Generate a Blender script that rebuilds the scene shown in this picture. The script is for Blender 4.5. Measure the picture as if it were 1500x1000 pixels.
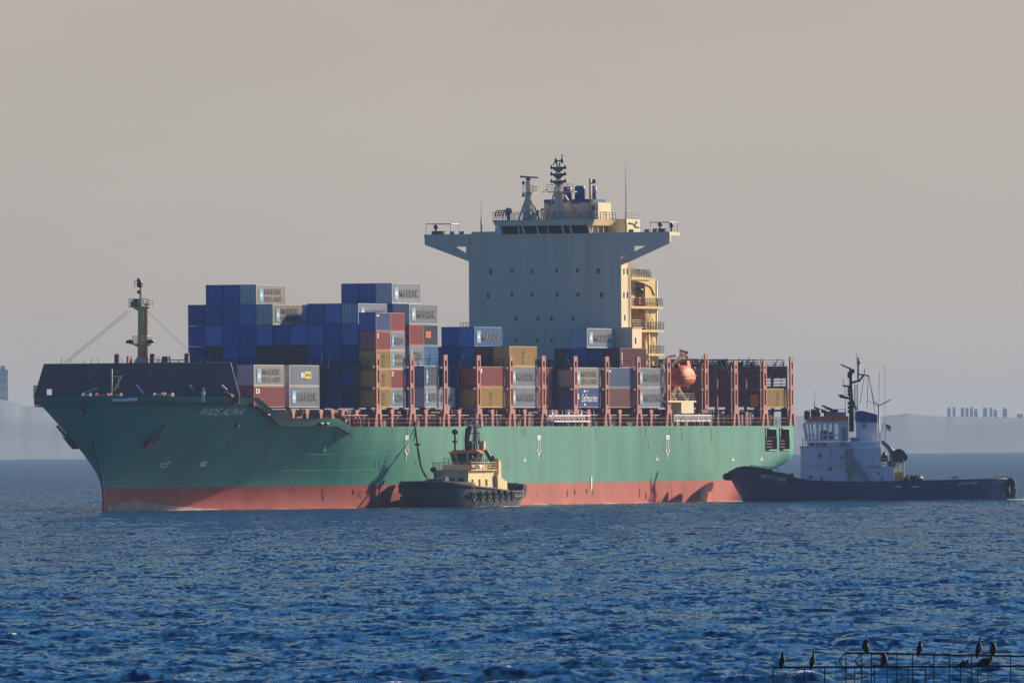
import bpy, bmesh, math, random
import numpy as np
from mathutils import Vector, Matrix

for o in list(bpy.data.objects):
    bpy.data.objects.remove(o)
SC = bpy.context.scene
COL = SC.collection
R = math.radians
PI = math.pi

# ---------------------------------------------------------------- camera
FPX, CAM_H = 22166.0, 8.03                      # focal length in photo pixels, eye height over the water
ROLL, PITCH = math.atan(9.7/1400), math.atan(155.95/FPX)
cam = bpy.data.cameras.new('camera')
cam_o = bpy.data.objects.new('camera', cam)
COL.objects.link(cam_o)
cam.sensor_fit = 'HORIZONTAL'
cam.sensor_width = 36
cam.lens = FPX/1500*36
cam.clip_start = 5
cam.clip_end = 80000
cam_o.matrix_world = Matrix.Translation((0, 0, CAM_H)) @ Matrix.Rotation(PI/2+PITCH, 4, 'X') @ Matrix.Rotation(-ROLL, 4, 'Z')
SC.camera = cam_o

# ---------------------------------------------------------------- sky, sun, exposure
TH = R(18.5)
S_, C_ = math.sin(TH), math.cos(TH)
X0, Y0 = -57.0, 2000.0
sv = Vector((C_*1.0+S_*1.7, -S_*1.0+C_*1.7, 0.85)).normalized()   # towards the sun: port quarter of the ship, low
SUN_EL = math.asin(sv.z)
SUN_AZ = math.atan2(sv.x, sv.y)
SUN_STRENGTH, SKY_STRENGTH = 5.0, 0.085
world = bpy.data.worlds.new('World')
SC.world = world
world.use_nodes = True
nt = world.node_tree
nt.nodes.clear()
wo = nt.nodes.new('ShaderNodeOutputWorld')
bg = nt.nodes.new('ShaderNodeBackground')
bg.inputs['Strength'].default_value = SKY_STRENGTH
sky = nt.nodes.new('ShaderNodeTexSky')
sky.sky_type = 'NISHITA'
sky.sun_disc = False
sky.sun_elevation = SUN_EL
sky.sun_rotation = SUN_AZ
sky.altitude = 0
sky.air_density = 1.0
sky.dust_density = 1.0
sky.ozone_density = 4.0
tc = nt.nodes.new('ShaderNodeTexCoord')
sep = nt.nodes.new('ShaderNodeSeparateXYZ')
nt.links.new(tc.outputs['Generated'], sep.inputs[0])
ramp = nt.nodes.new('ShaderNodeValToRGB')         # the band of smog above the horizon, clearing with height
ramp.color_ramp.interpolation = 'EASE'
ramp.color_ramp.elements[0].position = 0.034
ramp.color_ramp.elements[0].color = (1, 1, 1, 1)
ramp.color_ramp.elements[1].position = 0.078
ramp.color_ramp.elements[1].color = (0, 0, 0, 1)
nt.links.new(sep.outputs['Z'], ramp.inputs[0])
smog = nt.nodes.new('ShaderNodeMix')
smog.data_type = 'RGBA'
nt.links.new(ramp.outputs[0], smog.inputs['Factor'])
hs = nt.nodes.new('ShaderNodeHueSaturation')
hs.inputs['Saturation'].default_value = 1.55
hs.inputs['Hue'].default_value = 0.52
nt.links.new(sky.outputs[0], hs.inputs['Color'])
nt.links.new(hs.outputs[0], smog.inputs['A'])
smog.inputs['B'].default_value = (4.30, 3.84, 3.42, 1)
mpw = nt.nodes.new('ShaderNodeMapping'); mpw.inputs['Scale'].default_value = (14, 14, 60)
nzw = nt.nodes.new('ShaderNodeTexNoise'); nzw.inputs['Scale'].default_value = 1.0; nzw.inputs['Detail'].default_value = 5
nt.links.new(tc.outputs['Generated'], mpw.inputs[0]); nt.links.new(mpw.outputs[0], nzw.inputs['Vector'])
mrw = nt.nodes.new('ShaderNodeMapRange'); mrw.inputs['From Min'].default_value = 0.25; mrw.inputs['From Max'].default_value = 0.75
mrw.inputs['To Min'].default_value = 0.91; mrw.inputs['To Max'].default_value = 1.085
nt.links.new(nzw.outputs['Fac'], mrw.inputs['Value'])
mlw = nt.nodes.new('ShaderNodeVectorMath'); mlw.operation = 'SCALE'
nt.links.new(smog.outputs['Result'], mlw.inputs[0]); nt.links.new(mrw.outputs[0], mlw.inputs['Scale'])
nt.links.new(mlw.outputs[0], bg.inputs['Color'])
nt.links.new(bg.outputs[0], wo.inputs[0])

sl = bpy.data.lights.new('sun', 'SUN')
sl.energy = SUN_STRENGTH
sl.angle = R(0.6)
sl.color = (1.0, 0.82, 0.56)
so = bpy.data.objects.new('sun', sl)
COL.objects.link(so)
so.rotation_euler = sv.to_track_quat('Z', 'Y').to_euler()
so.location = (0, 0, 300)

SC.view_settings.view_transform = 'Standard'
SC.view_settings.look = 'None'
SC.view_settings.exposure = 0.45
SC.view_settings.gamma = 1
SC.view_settings.use_curve_mapping = False
SC.cycles.use_denoising = True
SC.cycles.volume_bounces = 0
SC.cycles.max_bounces = 6

# ---------------------------------------------------------------- from the photo's pixels to real places
def ray(px, py):
    a, b = px-750, 500-py
    a0 = a*math.cos(ROLL)+b*math.sin(ROLL)
    b0 = -a*math.sin(ROLL)+b*math.cos(ROLL)
    return a0, FPX*math.cos(PITCH)-b0*math.sin(PITCH), FPX*math.sin(PITCH)+b0*math.cos(PITCH)
def side(px, py, v):                      # where the sight line meets the lengthwise plane v of the ship
    a, d, z = ray(px, py)
    t = (v+X0*C_-Y0*S_)/(a*C_-d*S_)
    return (t*a-X0)*S_+(t*d-Y0)*C_, CAM_H+t*z
def front(px, py, u):                     # ... the crosswise plane u of the ship
    a, d, z = ray(px, py)
    t = (u+X0*S_+Y0*C_)/(a*S_+d*C_)
    return (t*a-X0)*C_-(t*d-Y0)*S_, CAM_H+t*z
def at(px, py, Y):                        # ... the plane at distance Y
    a, d, z = ray(px, py)
    t = Y/d
    return Vector((t*a, Y, CAM_H+t*z))
def fz(px, py, u): return front(px, py, u)[1]
def fv(px, py, u): return front(px, py, u)[0]
def su(px, py, v): return side(px, py, v)[0]
def W(u, v, z): return Vector((X0+u*S_+v*C_, Y0+u*C_-v*S_, z))
SHIP_ROT = math.atan2(-C_, -S_)           # local x = forward, y = port, z = up

# ---------------------------------------------------------------- materials
MATS = {}
def paint(name, col, rough=0.5, var=0.18, scale=0.6, dirt=None, metal=0.0, spec=0.4, streak=True, rnd=0.0, zs=0.22):
    if name in MATS: return MATS[name]
    m = bpy.data.materials.new(name)
    m.use_nodes = True
    n = m.node_tree
    b = n.nodes['Principled BSDF']
    b.inputs['Roughness'].default_value = rough
    b.inputs['Metallic'].default_value = metal
    b.inputs['Specular IOR Level'].default_value = spec
    t = n.nodes.new('ShaderNodeTexCoord')
    mp = n.nodes.new('ShaderNodeMapping')
    mp.inputs['Scale'].default_value = (1, 1, zs) if streak else (1, 1, 1)
    nz = n.nodes.new('ShaderNodeTexNoise')
    nz.inputs['Scale'].default_value = scale
    nz.inputs['Detail'].default_value = 6
    nz.inputs['Roughness'].default_value = 0.65
    n.links.new(t.outputs['Object'], mp.inputs[0])
    n.links.new(mp.outputs[0], nz.inputs['Vector'])
    cr = n.nodes.new('ShaderNodeValToRGB')
    cr.color_ramp.elements[0].position = 0.3
    cr.color_ramp.elements[1].position = 0.7
    cr.color_ramp.elements[0].color = tuple(c*(1-var) for c in col)+(1,)
    cr.color_ramp.elements[1].color = tuple(min(0.95, c*(1+var)) for c in col)+(1,)
    n.links.new(nz.outputs['Fac'], cr.inputs[0])
    out = cr.outputs[0]
    if dirt:
        n2 = n.nodes.new('ShaderNodeTexNoise')
        n2.inputs['Scale'].default_value = scale*2.3
        n2.inputs['Detail'].default_value = 8
        n.links.new(mp.outputs[0], n2.inputs['Vector'])
        r2 = n.nodes.new('ShaderNodeValToRGB')
        r2.color_ramp.elements[0].position = 0.58
        r2.color_ramp.elements[1].position = 0.78
        r2.color_ramp.elements[0].color = (0, 0, 0, 1)
        r2.color_ramp.elements[1].color = (0.6, 0.6, 0.6, 1)
        n.links.new(n2.outputs['Fac'], r2.inputs[0])
        mx = n.nodes.new('ShaderNodeMix')
        mx.data_type = 'RGBA'
        n.links.new(r2.outputs[0], mx.inputs['Factor'])
        n.links.new(out, mx.inputs['A'])
        mx.inputs['B'].default_value = tuple(dirt)+(1,)
        out = mx.outputs['Result']
        mx.label = 'dirt'
    if rnd:
        oi = n.nodes.new('ShaderNodeObjectInfo')
        hs = n.nodes.new('ShaderNodeHueSaturation')
        mr = n.nodes.new('ShaderNodeMapRange')
        mr.inputs['To Min'].default_value = 1-rnd
        mr.inputs['To Max'].default_value = 1+rnd
        n.links.new(oi.outputs['Random'], mr.inputs['Value'])
        n.links.new(mr.outputs[0], hs.inputs['Value'])
        n.links.new(out, hs.inputs['Color'])
        out = hs.outputs[0]
    n.links.new(out, b.inputs['Base Color'])
    MATS[name] = m
    return m

RUST = (0.16, 0.06, 0.03)
M_GREEN = paint('hull_green_paint', (0.030, 0.225, 0.175), 0.5, 0.22, 0.22, dirt=(0.10, 0.17, 0.125), zs=0.07)
M_RED = paint('antifouling_red_paint', (0.37, 0.045, 0.035), 0.6, 0.25, 0.3, dirt=(0.17, 0.045, 0.06), zs=0.5)
M_MAROON = paint('maroon_deck_paint', (0.13, 0.055, 0.085), 0.55, 0.2, 0.5)
M_SALMON = paint('red_oxide_paint', (0.37, 0.13, 0.112), 0.6, 0.22, 0.7, dirt=RUST)
M_CREAM = paint('cream_superstructure_paint', (0.72, 0.60, 0.39), 0.5, 0.10, 0.35, dirt=(0.50, 0.42, 0.30), zs=0.06)
M_BUFF = paint('buff_paint', (0.62, 0.43, 0.17), 0.55, 0.12, 0.5)
M_WHITE = paint('white_paint', (0.86, 0.86, 0.85), 0.5, 0.08, 0.6)
M_WHITED = paint('weathered_white_paint', (0.68, 0.69, 0.70), 0.55, 0.10, 0.4, dirt=(0.40, 0.34, 0.30))
M_STEEL = paint('dark_steel', (0.045, 0.045, 0.05), 0.5, 0.2, 1.0)
M_GREY = paint('grey_steel_paint', (0.26, 0.26, 0.26), 0.5, 0.15, 0.8)
M_BLUE = paint('funnel_blue_paint', (0.02, 0.06, 0.22), 0.45, 0.12, 0.5)
M_NAVY = paint('tug_navy_hull_paint', (0.022, 0.045, 0.135), 0.5, 0.25, 0.25, dirt=(0.05, 0.06, 0.09))
M_BLACK = paint('black_hull_paint', (0.022, 0.03, 0.06), 0.55, 0.25, 0.5)
M_RUBBER = paint('black_rubber', (0.02, 0.02, 0.022), 0.8, 0.3, 1.5)
M_ORANGE = paint('orange_paint', (0.75, 0.16, 0.035), 0.4, 0.12, 0.8)
M_BOAT = paint('lifeboat_orange_grp', (0.72, 0.12, 0.045), 0.6, 0.10, 0.8)
M_ROPE = paint('mooring_rope', (0.035, 0.05, 0.045), 0.9, 0.2, 2.0)
M_LBLUE = paint('pale_blue_sign_paint', (0.12, 0.36, 0.55), 0.5, 0.08, 1.0)
M_INK = paint('black_lettering_paint', (0.025, 0.028, 0.035), 0.6, 0.1, 1.0)
M_YELLOW = paint('yellow_paint', (0.72, 0.50, 0.05), 0.5, 0.1, 1.0)
M_FLAGRED = paint('red_cloth', (0.45, 0.04, 0.05), 0.8, 0.1, 2.0)
M_FLAGWHITE = paint('white_cloth', (0.75, 0.75, 0.75), 0.8, 0.1, 2.0)
M_FLAGBLUE = paint('dark_blue_cloth', (0.02, 0.06, 0.22), 0.8, 0.1, 2.0)
M_BIRD = paint('black_feathers', (0.007, 0.0065, 0.007), 0.7, 0.35, 20.0, streak=False)
M_BIRDB = paint('brown_feathers', (0.035, 0.024, 0.016), 0.7, 0.35, 18.0, streak=False)
M_BEAK = paint('horn_beak', (0.20, 0.15, 0.07), 0.5, 0.1, 20.0)
M_RAIL = paint('rusty_dark_iron', (0.028, 0.022, 0.02), 0.7, 0.4, 3.0)
M_SKIN = paint('skin', (0.45, 0.27, 0.19), 0.6, 0.05, 3.0)
M_DENIM = paint('white_coverall_cloth', (0.72, 0.74, 0.76), 0.85, 0.06, 3.0)
def glass():
    m = bpy.data.materials.new('dark_window_glass')
    m.use_nodes = True
    b = m.node_tree.nodes['Principled BSDF']
    b.inputs['Base Color'].default_value = (0.012, 0.018, 0.03, 1)
    b.inputs['Roughness'].default_value = 0.08
    return m
M_GLASS = glass()

# ---------------------------------------------------------------- mesh helpers
def ship_xf(p): return (120-p[0], p[1], p[2])      # (aft from the bow tip, to port, up) -> ship's local frame
class MB:
    def __init__(s, xf=None):
        s.v, s.f, s.m, s.sm = [], [], [], []
        s.xf = xf or (lambda p: p)
        s.mat = 0
    def add(s, vs, fs, smooth=False):
        o = len(s.v)
        s.v += [tuple(s.xf(p)) for p in vs]
        for f in fs:
            s.f.append([i+o for i in f]); s.m.append(s.mat); s.sm.append(smooth)
        return s
    def box(s, x0, x1, y0, y1, z0, z1):
        return s.add([(x0,y0,z0),(x1,y0,z0),(x1,y1,z0),(x0,y1,z0),(x0,y0,z1),(x1,y0,z1),(x1,y1,z1),(x0,y1,z1)],
                     [(0,3,2,1),(4,5,6,7),(0,1,5,4),(1,2,6,5),(2,3,7,6),(3,0,4,7)])
    def prism(s, poly, vec):               # polygon in space pushed along a vector
        n = len(poly); v = Vector(vec)
        top = [tuple(Vector(p)+v) for p in poly]
        return s.add(list(poly)+top, [list(range(n))[::-1], list(range(n, 2*n))]+[(i, (i+1)%n, n+(i+1)%n, n+i) for i in range(n)])
    def hull8(s, lo, hi):                  # two quads -> a solid
        return s.add(list(lo)+list(hi), [(0,3,2,1),(4,5,6,7),(0,1,5,4),(1,2,6,5),(2,3,7,6),(3,0,4,7)])
    def loft(s, pts, rad, n=8, caps=True, up=(0,0,1), smooth=True):
        pts = [Vector(p) for p in pts]
        rings = []
        for i, p in enumerate(pts):
            t = (pts[min(i+1, len(pts)-1)]-pts[max(i-1, 0)])
            if t.length < 1e-9: t = Vector((0,0,1))
            t.normalize()
            a = Vector(up).cross(t)
            if a.length < 1e-3: a = Vector((1,0,0)).cross(t)
            if a.length < 1e-3: a = Vector((0,1,0)).cross(t)
            a.normalize(); b = t.cross(a)
            r = rad[i] if isinstance(rad, (list, tuple)) else rad
            ra, rb = r if isinstance(r, (list, tuple)) else (r, r)
            rings.append([tuple(p+a*ra*math.cos(2*PI*k/n)+b*rb*math.sin(2*PI*k/n)) for k in range(n)])
        vs = [q for rr in rings for q in rr]
        fs = []
        for i in range(len(rings)-1):
            for k in range(n):
                fs.append((i*n+k, i*n+(k+1)%n, (i+1)*n+(k+1)%n, (i+1)*n+k))
        s.add(vs, fs, smooth)
        if caps:
            o = len(s.v)-len(vs)
            for base in (0, (len(rings)-1)*n):
                s.f.append([o+base+k for k in range(n)]); s.m.append(s.mat); s.sm.append(False)
        return s
    def tube(s, p, q, r, n=6, r2=None): return s.loft([p, q], [r, r if r2 is None else r2], n, smooth=n > 6)
    def path(s, pts, r, n=6):
        for a, b in zip(pts, pts[1:]): s.tube(a, b, r, n)
        return s
    def lathe(s, c, prof, n=16, smooth=True):  # profile of (radius, z) round a vertical axis
        vs, fs = [], []
        for (r, z) in prof:
            vs += [(c[0]+r*math.cos(2*PI*k/n), c[1]+r*math.sin(2*PI*k/n), c[2]+z) for k in range(n)]
        for i in range(len(prof)-1):
            for k in range(n): fs.append((i*n+k, i*n+(k+1)%n, (i+1)*n+(k+1)%n, (i+1)*n+k))
        s.add(vs, fs, smooth)
        o = len(s.v)-len(vs)
        for base in (0, (len(prof)-1)*n):
            s.f.append([o+base+k for k in range(n)]); s.m.append(s.mat); s.sm.append(False)
        return s
    def ball(s, c, rx, ry=None, rz=None, n=12, m=8):
        ry = ry or rx; rz = rz or rx
        vs, fs = [], []
        for i in range(m+1):
            a = -PI/2+PI*i/m
            cr, zz = max(0.02, math.cos(a)), math.sin(a)
            vs += [(c[0]+rx*cr*math.cos(2*PI*k/n), c[1]+ry*cr*math.sin(2*PI*k/n), c[2]+rz*zz) for k in range(n)]
        for i in range(m):
            for k in range(n): fs.append((i*n+k, i*n+(k+1)%n, (i+1)*n+(k+1)%n, (i+1)*n+k))
        fs.append(list(range(n))); fs.append([m*n+k for k in range(n)])
        return s.add(vs, fs, True)
    def rail(s, pts, h=1.05, step=1.6, r=0.035, n=3, closed=False):
        pts = [Vector(p) for p in pts]
        if closed: pts = pts+[pts[0]]
        for a, b in zip(pts, pts[1:]):
            L = (b-a).length
            k = max(1, round(L/step))
            for i in range(k+1):
                p = a.lerp(b, i/k)
                s.tube(p, p+Vector((0,0,h)), r, 4)
            for j in range(n):
                zz = Vector((0,0,h*(j+1)/n))
                s.tube(a+zz, b+zz, r*(1.0 if j == n-1 else 0.7), 4)
        return s
    def mesh(s, name, mats):
        me = bpy.data.meshes.new(name)
        me.from_pydata(s.v, [], s.f)
        bm = bmesh.new(); bm.from_mesh(me)
        bmesh.ops.recalc_face_normals(bm, faces=bm.faces[:])
        bm.to_mesh(me); bm.free()
        me.polygons.foreach_set('material_index', s.m)
        me.polygons.foreach_set('use_smooth', s.sm)
        for m in (mats if isinstance(mats, (list, tuple)) else [mats]): me.materials.append(m)
        me.update()
        return me
    def build(s, name, mats, parent=None, loc=(0,0,0), rot=(0,0,0)):
        return obj(name, s.mesh(name, mats), parent, loc, rot)
def obj(name, me, parent=None, loc=(0,0,0), rot=(0,0,0)):
    o = bpy.data.objects.new(name, me)
    COL.objects.link(o)
    o.location = loc; o.rotation_euler = rot
    if parent: o.parent = parent
    return o
def thing(name, label, cat, loc=(0,0,0), rotz=0, group=None):
    o = bpy.data.objects.new(name, None)
    COL.objects.link(o)
    o.empty_display_size = 0.5
    o.location = loc; o.rotation_euler = (0,0,rotz)
    return tag(o, label, cat, group)
def tag(o, label, cat, group=None):
    o['label'] = label; o['category'] = cat
    if group: o['group'] = group
    return o
def struct(o, kind='structure'):
    o['kind'] = kind
    return o
def smoothstep(a, b, x):
    t = min(1, max(0, (x-a)/(b-a)))
    return t*t*(3-2*t)
def tab(T, x):
    if x <= T[0][0]: return T[0][1]
    for (a, b), (c, d) in zip(T, T[1:]):
        if x <= c: return b+(d-b)*(x-a)/(c-a)
    return T[-1][1]
TEXTS = {}
def text_mesh(txt, bold=0.0, shear=0.0):
    """verts (x, y) and faces of flat lettering, width normalised to 1, height from 0 up"""
    key = (txt, bold, shear)
    if key in TEXTS: return TEXTS[key]
    cu = bpy.data.curves.new('text', 'FONT')
    cu.body = txt
    cu.offset = bold
    cu.shear = shear
    cu.space_character = 1.12
    cu.resolution_u = 3
    o = bpy.data.objects.new('text', cu)
    COL.objects.link(o)
    dg = bpy.context.evaluated_depsgraph_get()
    me = bpy.data.meshes.new_from_object(o.evaluated_get(dg))
    vs = [tuple(v.co) for v in me.vertices]
    fs = [tuple(p.vertices) for p in me.polygons]
    bpy.data.objects.remove(o); bpy.data.curves.remove(cu); bpy.data.meshes.remove(me)
    x0 = min(v[0] for v in vs); x1 = max(v[0] for v in vs)
    y0 = min(v[1] for v in vs); y1 = max(v[1] for v in vs)
    vs = [((v[0]-x0)/(x1-x0), (v[1]-y0)/(y1-y0)) for v in vs]
    TEXTS[key] = (vs, fs)
    return vs, fs
def put_text(mb, txt, fn, w, h, bold=0.0, shear=0.0):
    """fn maps (along, up) in metres to a place"""
    vs, fs = text_mesh(txt, bold, shear)
    mb.add([fn(x*w, y*h) for x, y in vs], fs)

# ---------------------------------------------------------------- water
WL_TAB = [(0, 0.12), (5, 1.5), (10, 3.0), (20, 6.3), (30, 9.4), (40, 12.2), (50, 14.4), (60, 16.2), (72, 17.6), (84, 18.4), (98, 18.65), (400, 18.65)]
def build_sea():
    rng = np.random.default_rng(7)
    d = [140.0]
    while d[-1] < 16500:
        x = d[-1]
        d.append(x*(1+(0.02 if x < 350 else 0.0013 if x < 3200 else 0.012)))
    d = np.array(d)
    a_in = np.linspace(-R(2.7), R(2.7), 520)
    a_out = np.linspace(R(2.7), R(50), 46)[1:]
    a = np.concatenate([-a_out[::-1], a_in, a_out])
    D, A = np.meshgrid(d, a, indexing='ij')
    X = D*np.tan(A); Y = D.copy()
    step = np.gradient(d)[:, None]*np.ones_like(A)
    cst = np.maximum(np.abs(np.gradient(a))[None, :]*D, 0.01)
    Z = np.zeros_like(X); XO = np.zeros_like(X); YO = np.zeros_like(X)
    for i in range(72):
        lam = 0.8*(4.6/0.8)**rng.random()
        if i < 6: lam = rng.uniform(8, 16)
        k = 2*PI/lam
        th = rng.normal(R(-75), R(34))               # the way the wave runs
        amp = 0.048/k*(0.75+0.5*rng.random())
        if i < 6: amp *= 0.4
        ph = rng.random()*2*PI
        fade = np.clip((lam/np.maximum(step*abs(math.sin(th))+cst*abs(math.cos(th)), 1e-3)-2.0)/2.0, 0, 1)
        arg = k*(X*math.cos(th)+Y*math.sin(th))+ph
        Z += fade*amp*np.sin(arg)
        XO += fade*amp*0.75*np.cos(arg)*math.cos(th)
        YO += fade*amp*0.75*np.cos(arg)*math.sin(th)
    # gusts: patches of rougher and calmer water
    g = np.zeros_like(X)
    for i in range(9):
        lam = rng.uniform(40, 160); th = rng.uniform(0, PI); k = 2*PI/lam
        g += np.sin(k*(X*math.cos(th)+Y*math.sin(th))+rng.random()*6.28)
    amp = np.clip(1+0.10*g, 0.5, 1.5)
    Z *= amp
    crest = Z.copy()
    nr, nc = X.shape
    co = np.stack([X-XO*amp, Y-YO*amp, Z], -1).reshape(-1, 3).astype(np.float32)
    idx = np.arange(nr*nc).reshape(nr, nc)
    q = np.stack([idx[:-1, :-1], idx[:-1, 1:], idx[1:, 1:], idx[1:, :-1]], -1).reshape(-1, 4)
    me = bpy.data.meshes.new('sea')
    me.vertices.add(len(co)); me.vertices.foreach_set('co', co.ravel())
    me.loops.add(q.size); me.loops.foreach_set('vertex_index', q.ravel().astype(np.int32))
    me.polygons.add(len(q))
    me.polygons.foreach_set('loop_start', np.arange(0, q.size, 4, dtype=np.int32))
    me.polygons.foreach_set('use_smooth', np.ones(len(q), dtype=bool))
    at_ = me.attributes.new('crest', 'FLOAT', 'POINT')
    at_.data.foreach_set('value', crest.ravel().astype(np.float32))
    # churned water along the hulls
    U = (X-X0)*S_+(Y-Y0)*C_; V = (X-X0)*C_-(Y-Y0)*S_
    wl = np.interp(U-8, [p[0] for p in WL_TAB], [p[1] for p in WL_TAB])
    wash = np.where((U > 7) & (U < 226), np.exp(-np.maximum(np.abs(V)-wl, 0)/2.2)*0.55, 0)
    wash += 0.75*np.exp(-np.hypot((U-84)/14.0, (V-31.2)/1.8)**2)+0.9*np.exp(-np.hypot((U-98)/5.0, (V-26)/5.0)**2)
    tx = X-at(1278, 700, 2192.0).x
    wash += np.where((tx > -19) & (tx < 21), 0.55*np.exp(-np.abs(Y-2190.0)/4.0), 0)+1.0*np.exp(-np.hypot((tx+21)/3.5, (Y-2196)/7.0)**2)+0.9*np.exp(-np.hypot((tx-23)/4, (Y-2197)/8)**2)
    wa = me.attributes.new('wash', 'FLOAT', 'POINT')
    wa.data.foreach_set('value', wash.ravel().astype(np.float32))
    me.update(); me.validate()
    m = bpy.data.materials.new('sea_water')
    m.use_nodes = True
    n = m.node_tree; b = n.nodes['Principled BSDF']
    b.inputs['Roughness'].default_value = 0.10
    b.inputs['IOR'].default_value = 1.333
    t = n.nodes.new('ShaderNodeTexCoord')
    def noise(scale, det, sx=1, sy=1, rough=0.6):
        mp = n.nodes.new('ShaderNodeMapping'); mp.inputs['Scale'].default_value = (sx, sy, 1)
        z = n.nodes.new('ShaderNodeTexNoise'); z.inputs['Scale'].default_value = scale
        z.inputs['Detail'].default_value = det; z.inputs['Roughness'].default_value = rough
        n.links.new(t.outputs['Object'], mp.inputs[0]); n.links.new(mp.outputs[0], z.inputs['Vector'])
        return z.outputs['Fac']
    geo = n.nodes.new('ShaderNodeNewGeometry')
    acc = geo.outputs['Normal']
    for (scale, det, k, sx, sy) in ((2.1, 4, 1.45, 1.5, 0.42), (0.55, 3, 1.3, 1.3, 0.5), (0.10, 2, 0.45, 1.0, 0.7)):
        mp = n.nodes.new('ShaderNodeMapping'); mp.inputs['Scale'].default_value = (sx, sy, 1)
        z = n.nodes.new('ShaderNodeTexNoise'); z.inputs['Scale'].default_value = scale; z.inputs['Detail'].default_value = det
        n.links.new(t.outputs['Object'], mp.inputs[0]); n.links.new(mp.outputs[0], z.inputs['Vector'])
        sb = n.nodes.new('ShaderNodeVectorMath'); sb.operation = 'SUBTRACT'; sb.inputs[1].default_value = (.5, .5, .5)
        n.links.new(z.outputs['Color'], sb.inputs[0])
        ml = n.nodes.new('ShaderNodeVectorMath'); ml.operation = 'MULTIPLY'; ml.inputs[1].default_value = (k, k, 0)
        n.links.new(sb.outputs[0], ml.inputs[0])
        ad = n.nodes.new('ShaderNodeVectorMath'); ad.operation = 'ADD'
        n.links.new(acc, ad.inputs[0]); n.links.new(ml.outputs[0], ad.inputs[1])
        acc = ad.outputs[0]
    nm_ = n.nodes.new('ShaderNodeVectorMath'); nm_.operation = 'NORMALIZE'
    n.links.new(acc, nm_.inputs[0]); n.links.new(nm_.outputs[0], b.inputs['Normal']); b.inputs['Specular IOR Level'].default_value = 0.0
    gs = n.nodes.new('ShaderNodeBsdfGlossy'); gs.inputs['Roughness'].default_value = 0.06; n.links.new(nm_.outputs[0], gs.inputs['Normal'])
    fn = n.nodes.new('ShaderNodeFresnel'); fn.inputs['IOR'].default_value = 1.333; n.links.new(nm_.outputs[0], fn.inputs['Normal'])
    cl = n.nodes.new('ShaderNodeMapRange'); cl.inputs['To Max'].default_value = 0.50; n.links.new(fn.outputs[0], cl.inputs['Value'])   # a rough sea never mirrors fully at grazing angles
    mxs = n.nodes.new('ShaderNodeMixShader')
    n.links.new(cl.outputs[0], mxs.inputs[0]); n.links.new(b.outputs[0], mxs.inputs[1]); n.links.new(gs.outputs[0], mxs.inputs[2])
    n.links.new(mxs.outputs[0], n.nodes['Material Output'].inputs['Surface'])
    # colour: deep blue, slightly greener in the thin crests, whitecaps on a few
    at2 = n.nodes.new('ShaderNodeAttribute'); at2.attribute_name = 'crest'
    mr = n.nodes.new('ShaderNodeMapRange'); mr.inputs['From Min'].default_value = -0.3; mr.inputs['From Max'].default_value = 0.6
    n.links.new(at2.outputs['Fac'], mr.inputs['Value'])
    cr = n.nodes.new('ShaderNodeValToRGB')
    cr.color_ramp.elements[0].color = (0.0085, 0.050, 0.112, 1)
    cr.color_ramp.elements[1].color = (0.016, 0.070, 0.125, 1)
    n.links.new(mr.outputs[0], cr.inputs[0])
    # foam
    mu = n.nodes.new('ShaderNodeMath'); mu.operation = 'MULTIPLY_ADD'
    n.links.new(noise(0.045, 2, 1, 1), mu.inputs[0]); mu.inputs[1].default_value = 0.9
    n.links.new(at2.outputs['Fac'], mu.inputs[2])
    mu2 = n.nodes.new('ShaderNodeMath'); mu2.operation = 'MULTIPLY_ADD'
    n.links.new(noise(3.2, 6, 1, 0.4, 0.8), mu2.inputs[0]); mu2.inputs[1].default_value = 1.1
    n.links.new(mu.outputs[0], mu2.inputs[2])
    aw = n.nodes.new('ShaderNodeAttribute'); aw.attribute_name = 'wash'
    ma = n.nodes.new('ShaderNodeMath'); ma.operation = 'MULTIPLY_ADD'
    n.links.new(aw.outputs['Fac'], ma.inputs[0]); ma.inputs[1].default_value = 1.35; n.links.new(mu2.outputs[0], ma.inputs[2])
    mu2 = ma
    fr = n.nodes.new('ShaderNodeMapRange'); fr.inputs['From Min'].default_value = 1.52; fr.inputs['From Max'].default_value = 1.60
    n.links.new(mu2.outputs[0], fr.inputs['Value'])
    mx = n.nodes.new('ShaderNodeMix'); mx.data_type = 'RGBA'
    n.links.new(fr.outputs[0], mx.inputs['Factor']); n.links.new(cr.outputs[0], mx.inputs['A'])
    mx.inputs['B'].default_value = (0.75, 0.78, 0.8, 1)
    n.links.new(mx.outputs['Result'], b.inputs['Base Color'])
    rr = n.nodes.new('ShaderNodeMapRange'); rr.inputs['To Min'].default_value = 0.10; rr.inputs['To Max'].default_value = 0.8
    n.links.new(fr.outputs[0], rr.inputs['Value']); n.links.new(rr.outputs[0], b.inputs['Roughness'])
    me.materials.append(m)
    return struct(obj('sea', me))
build_sea()

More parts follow.
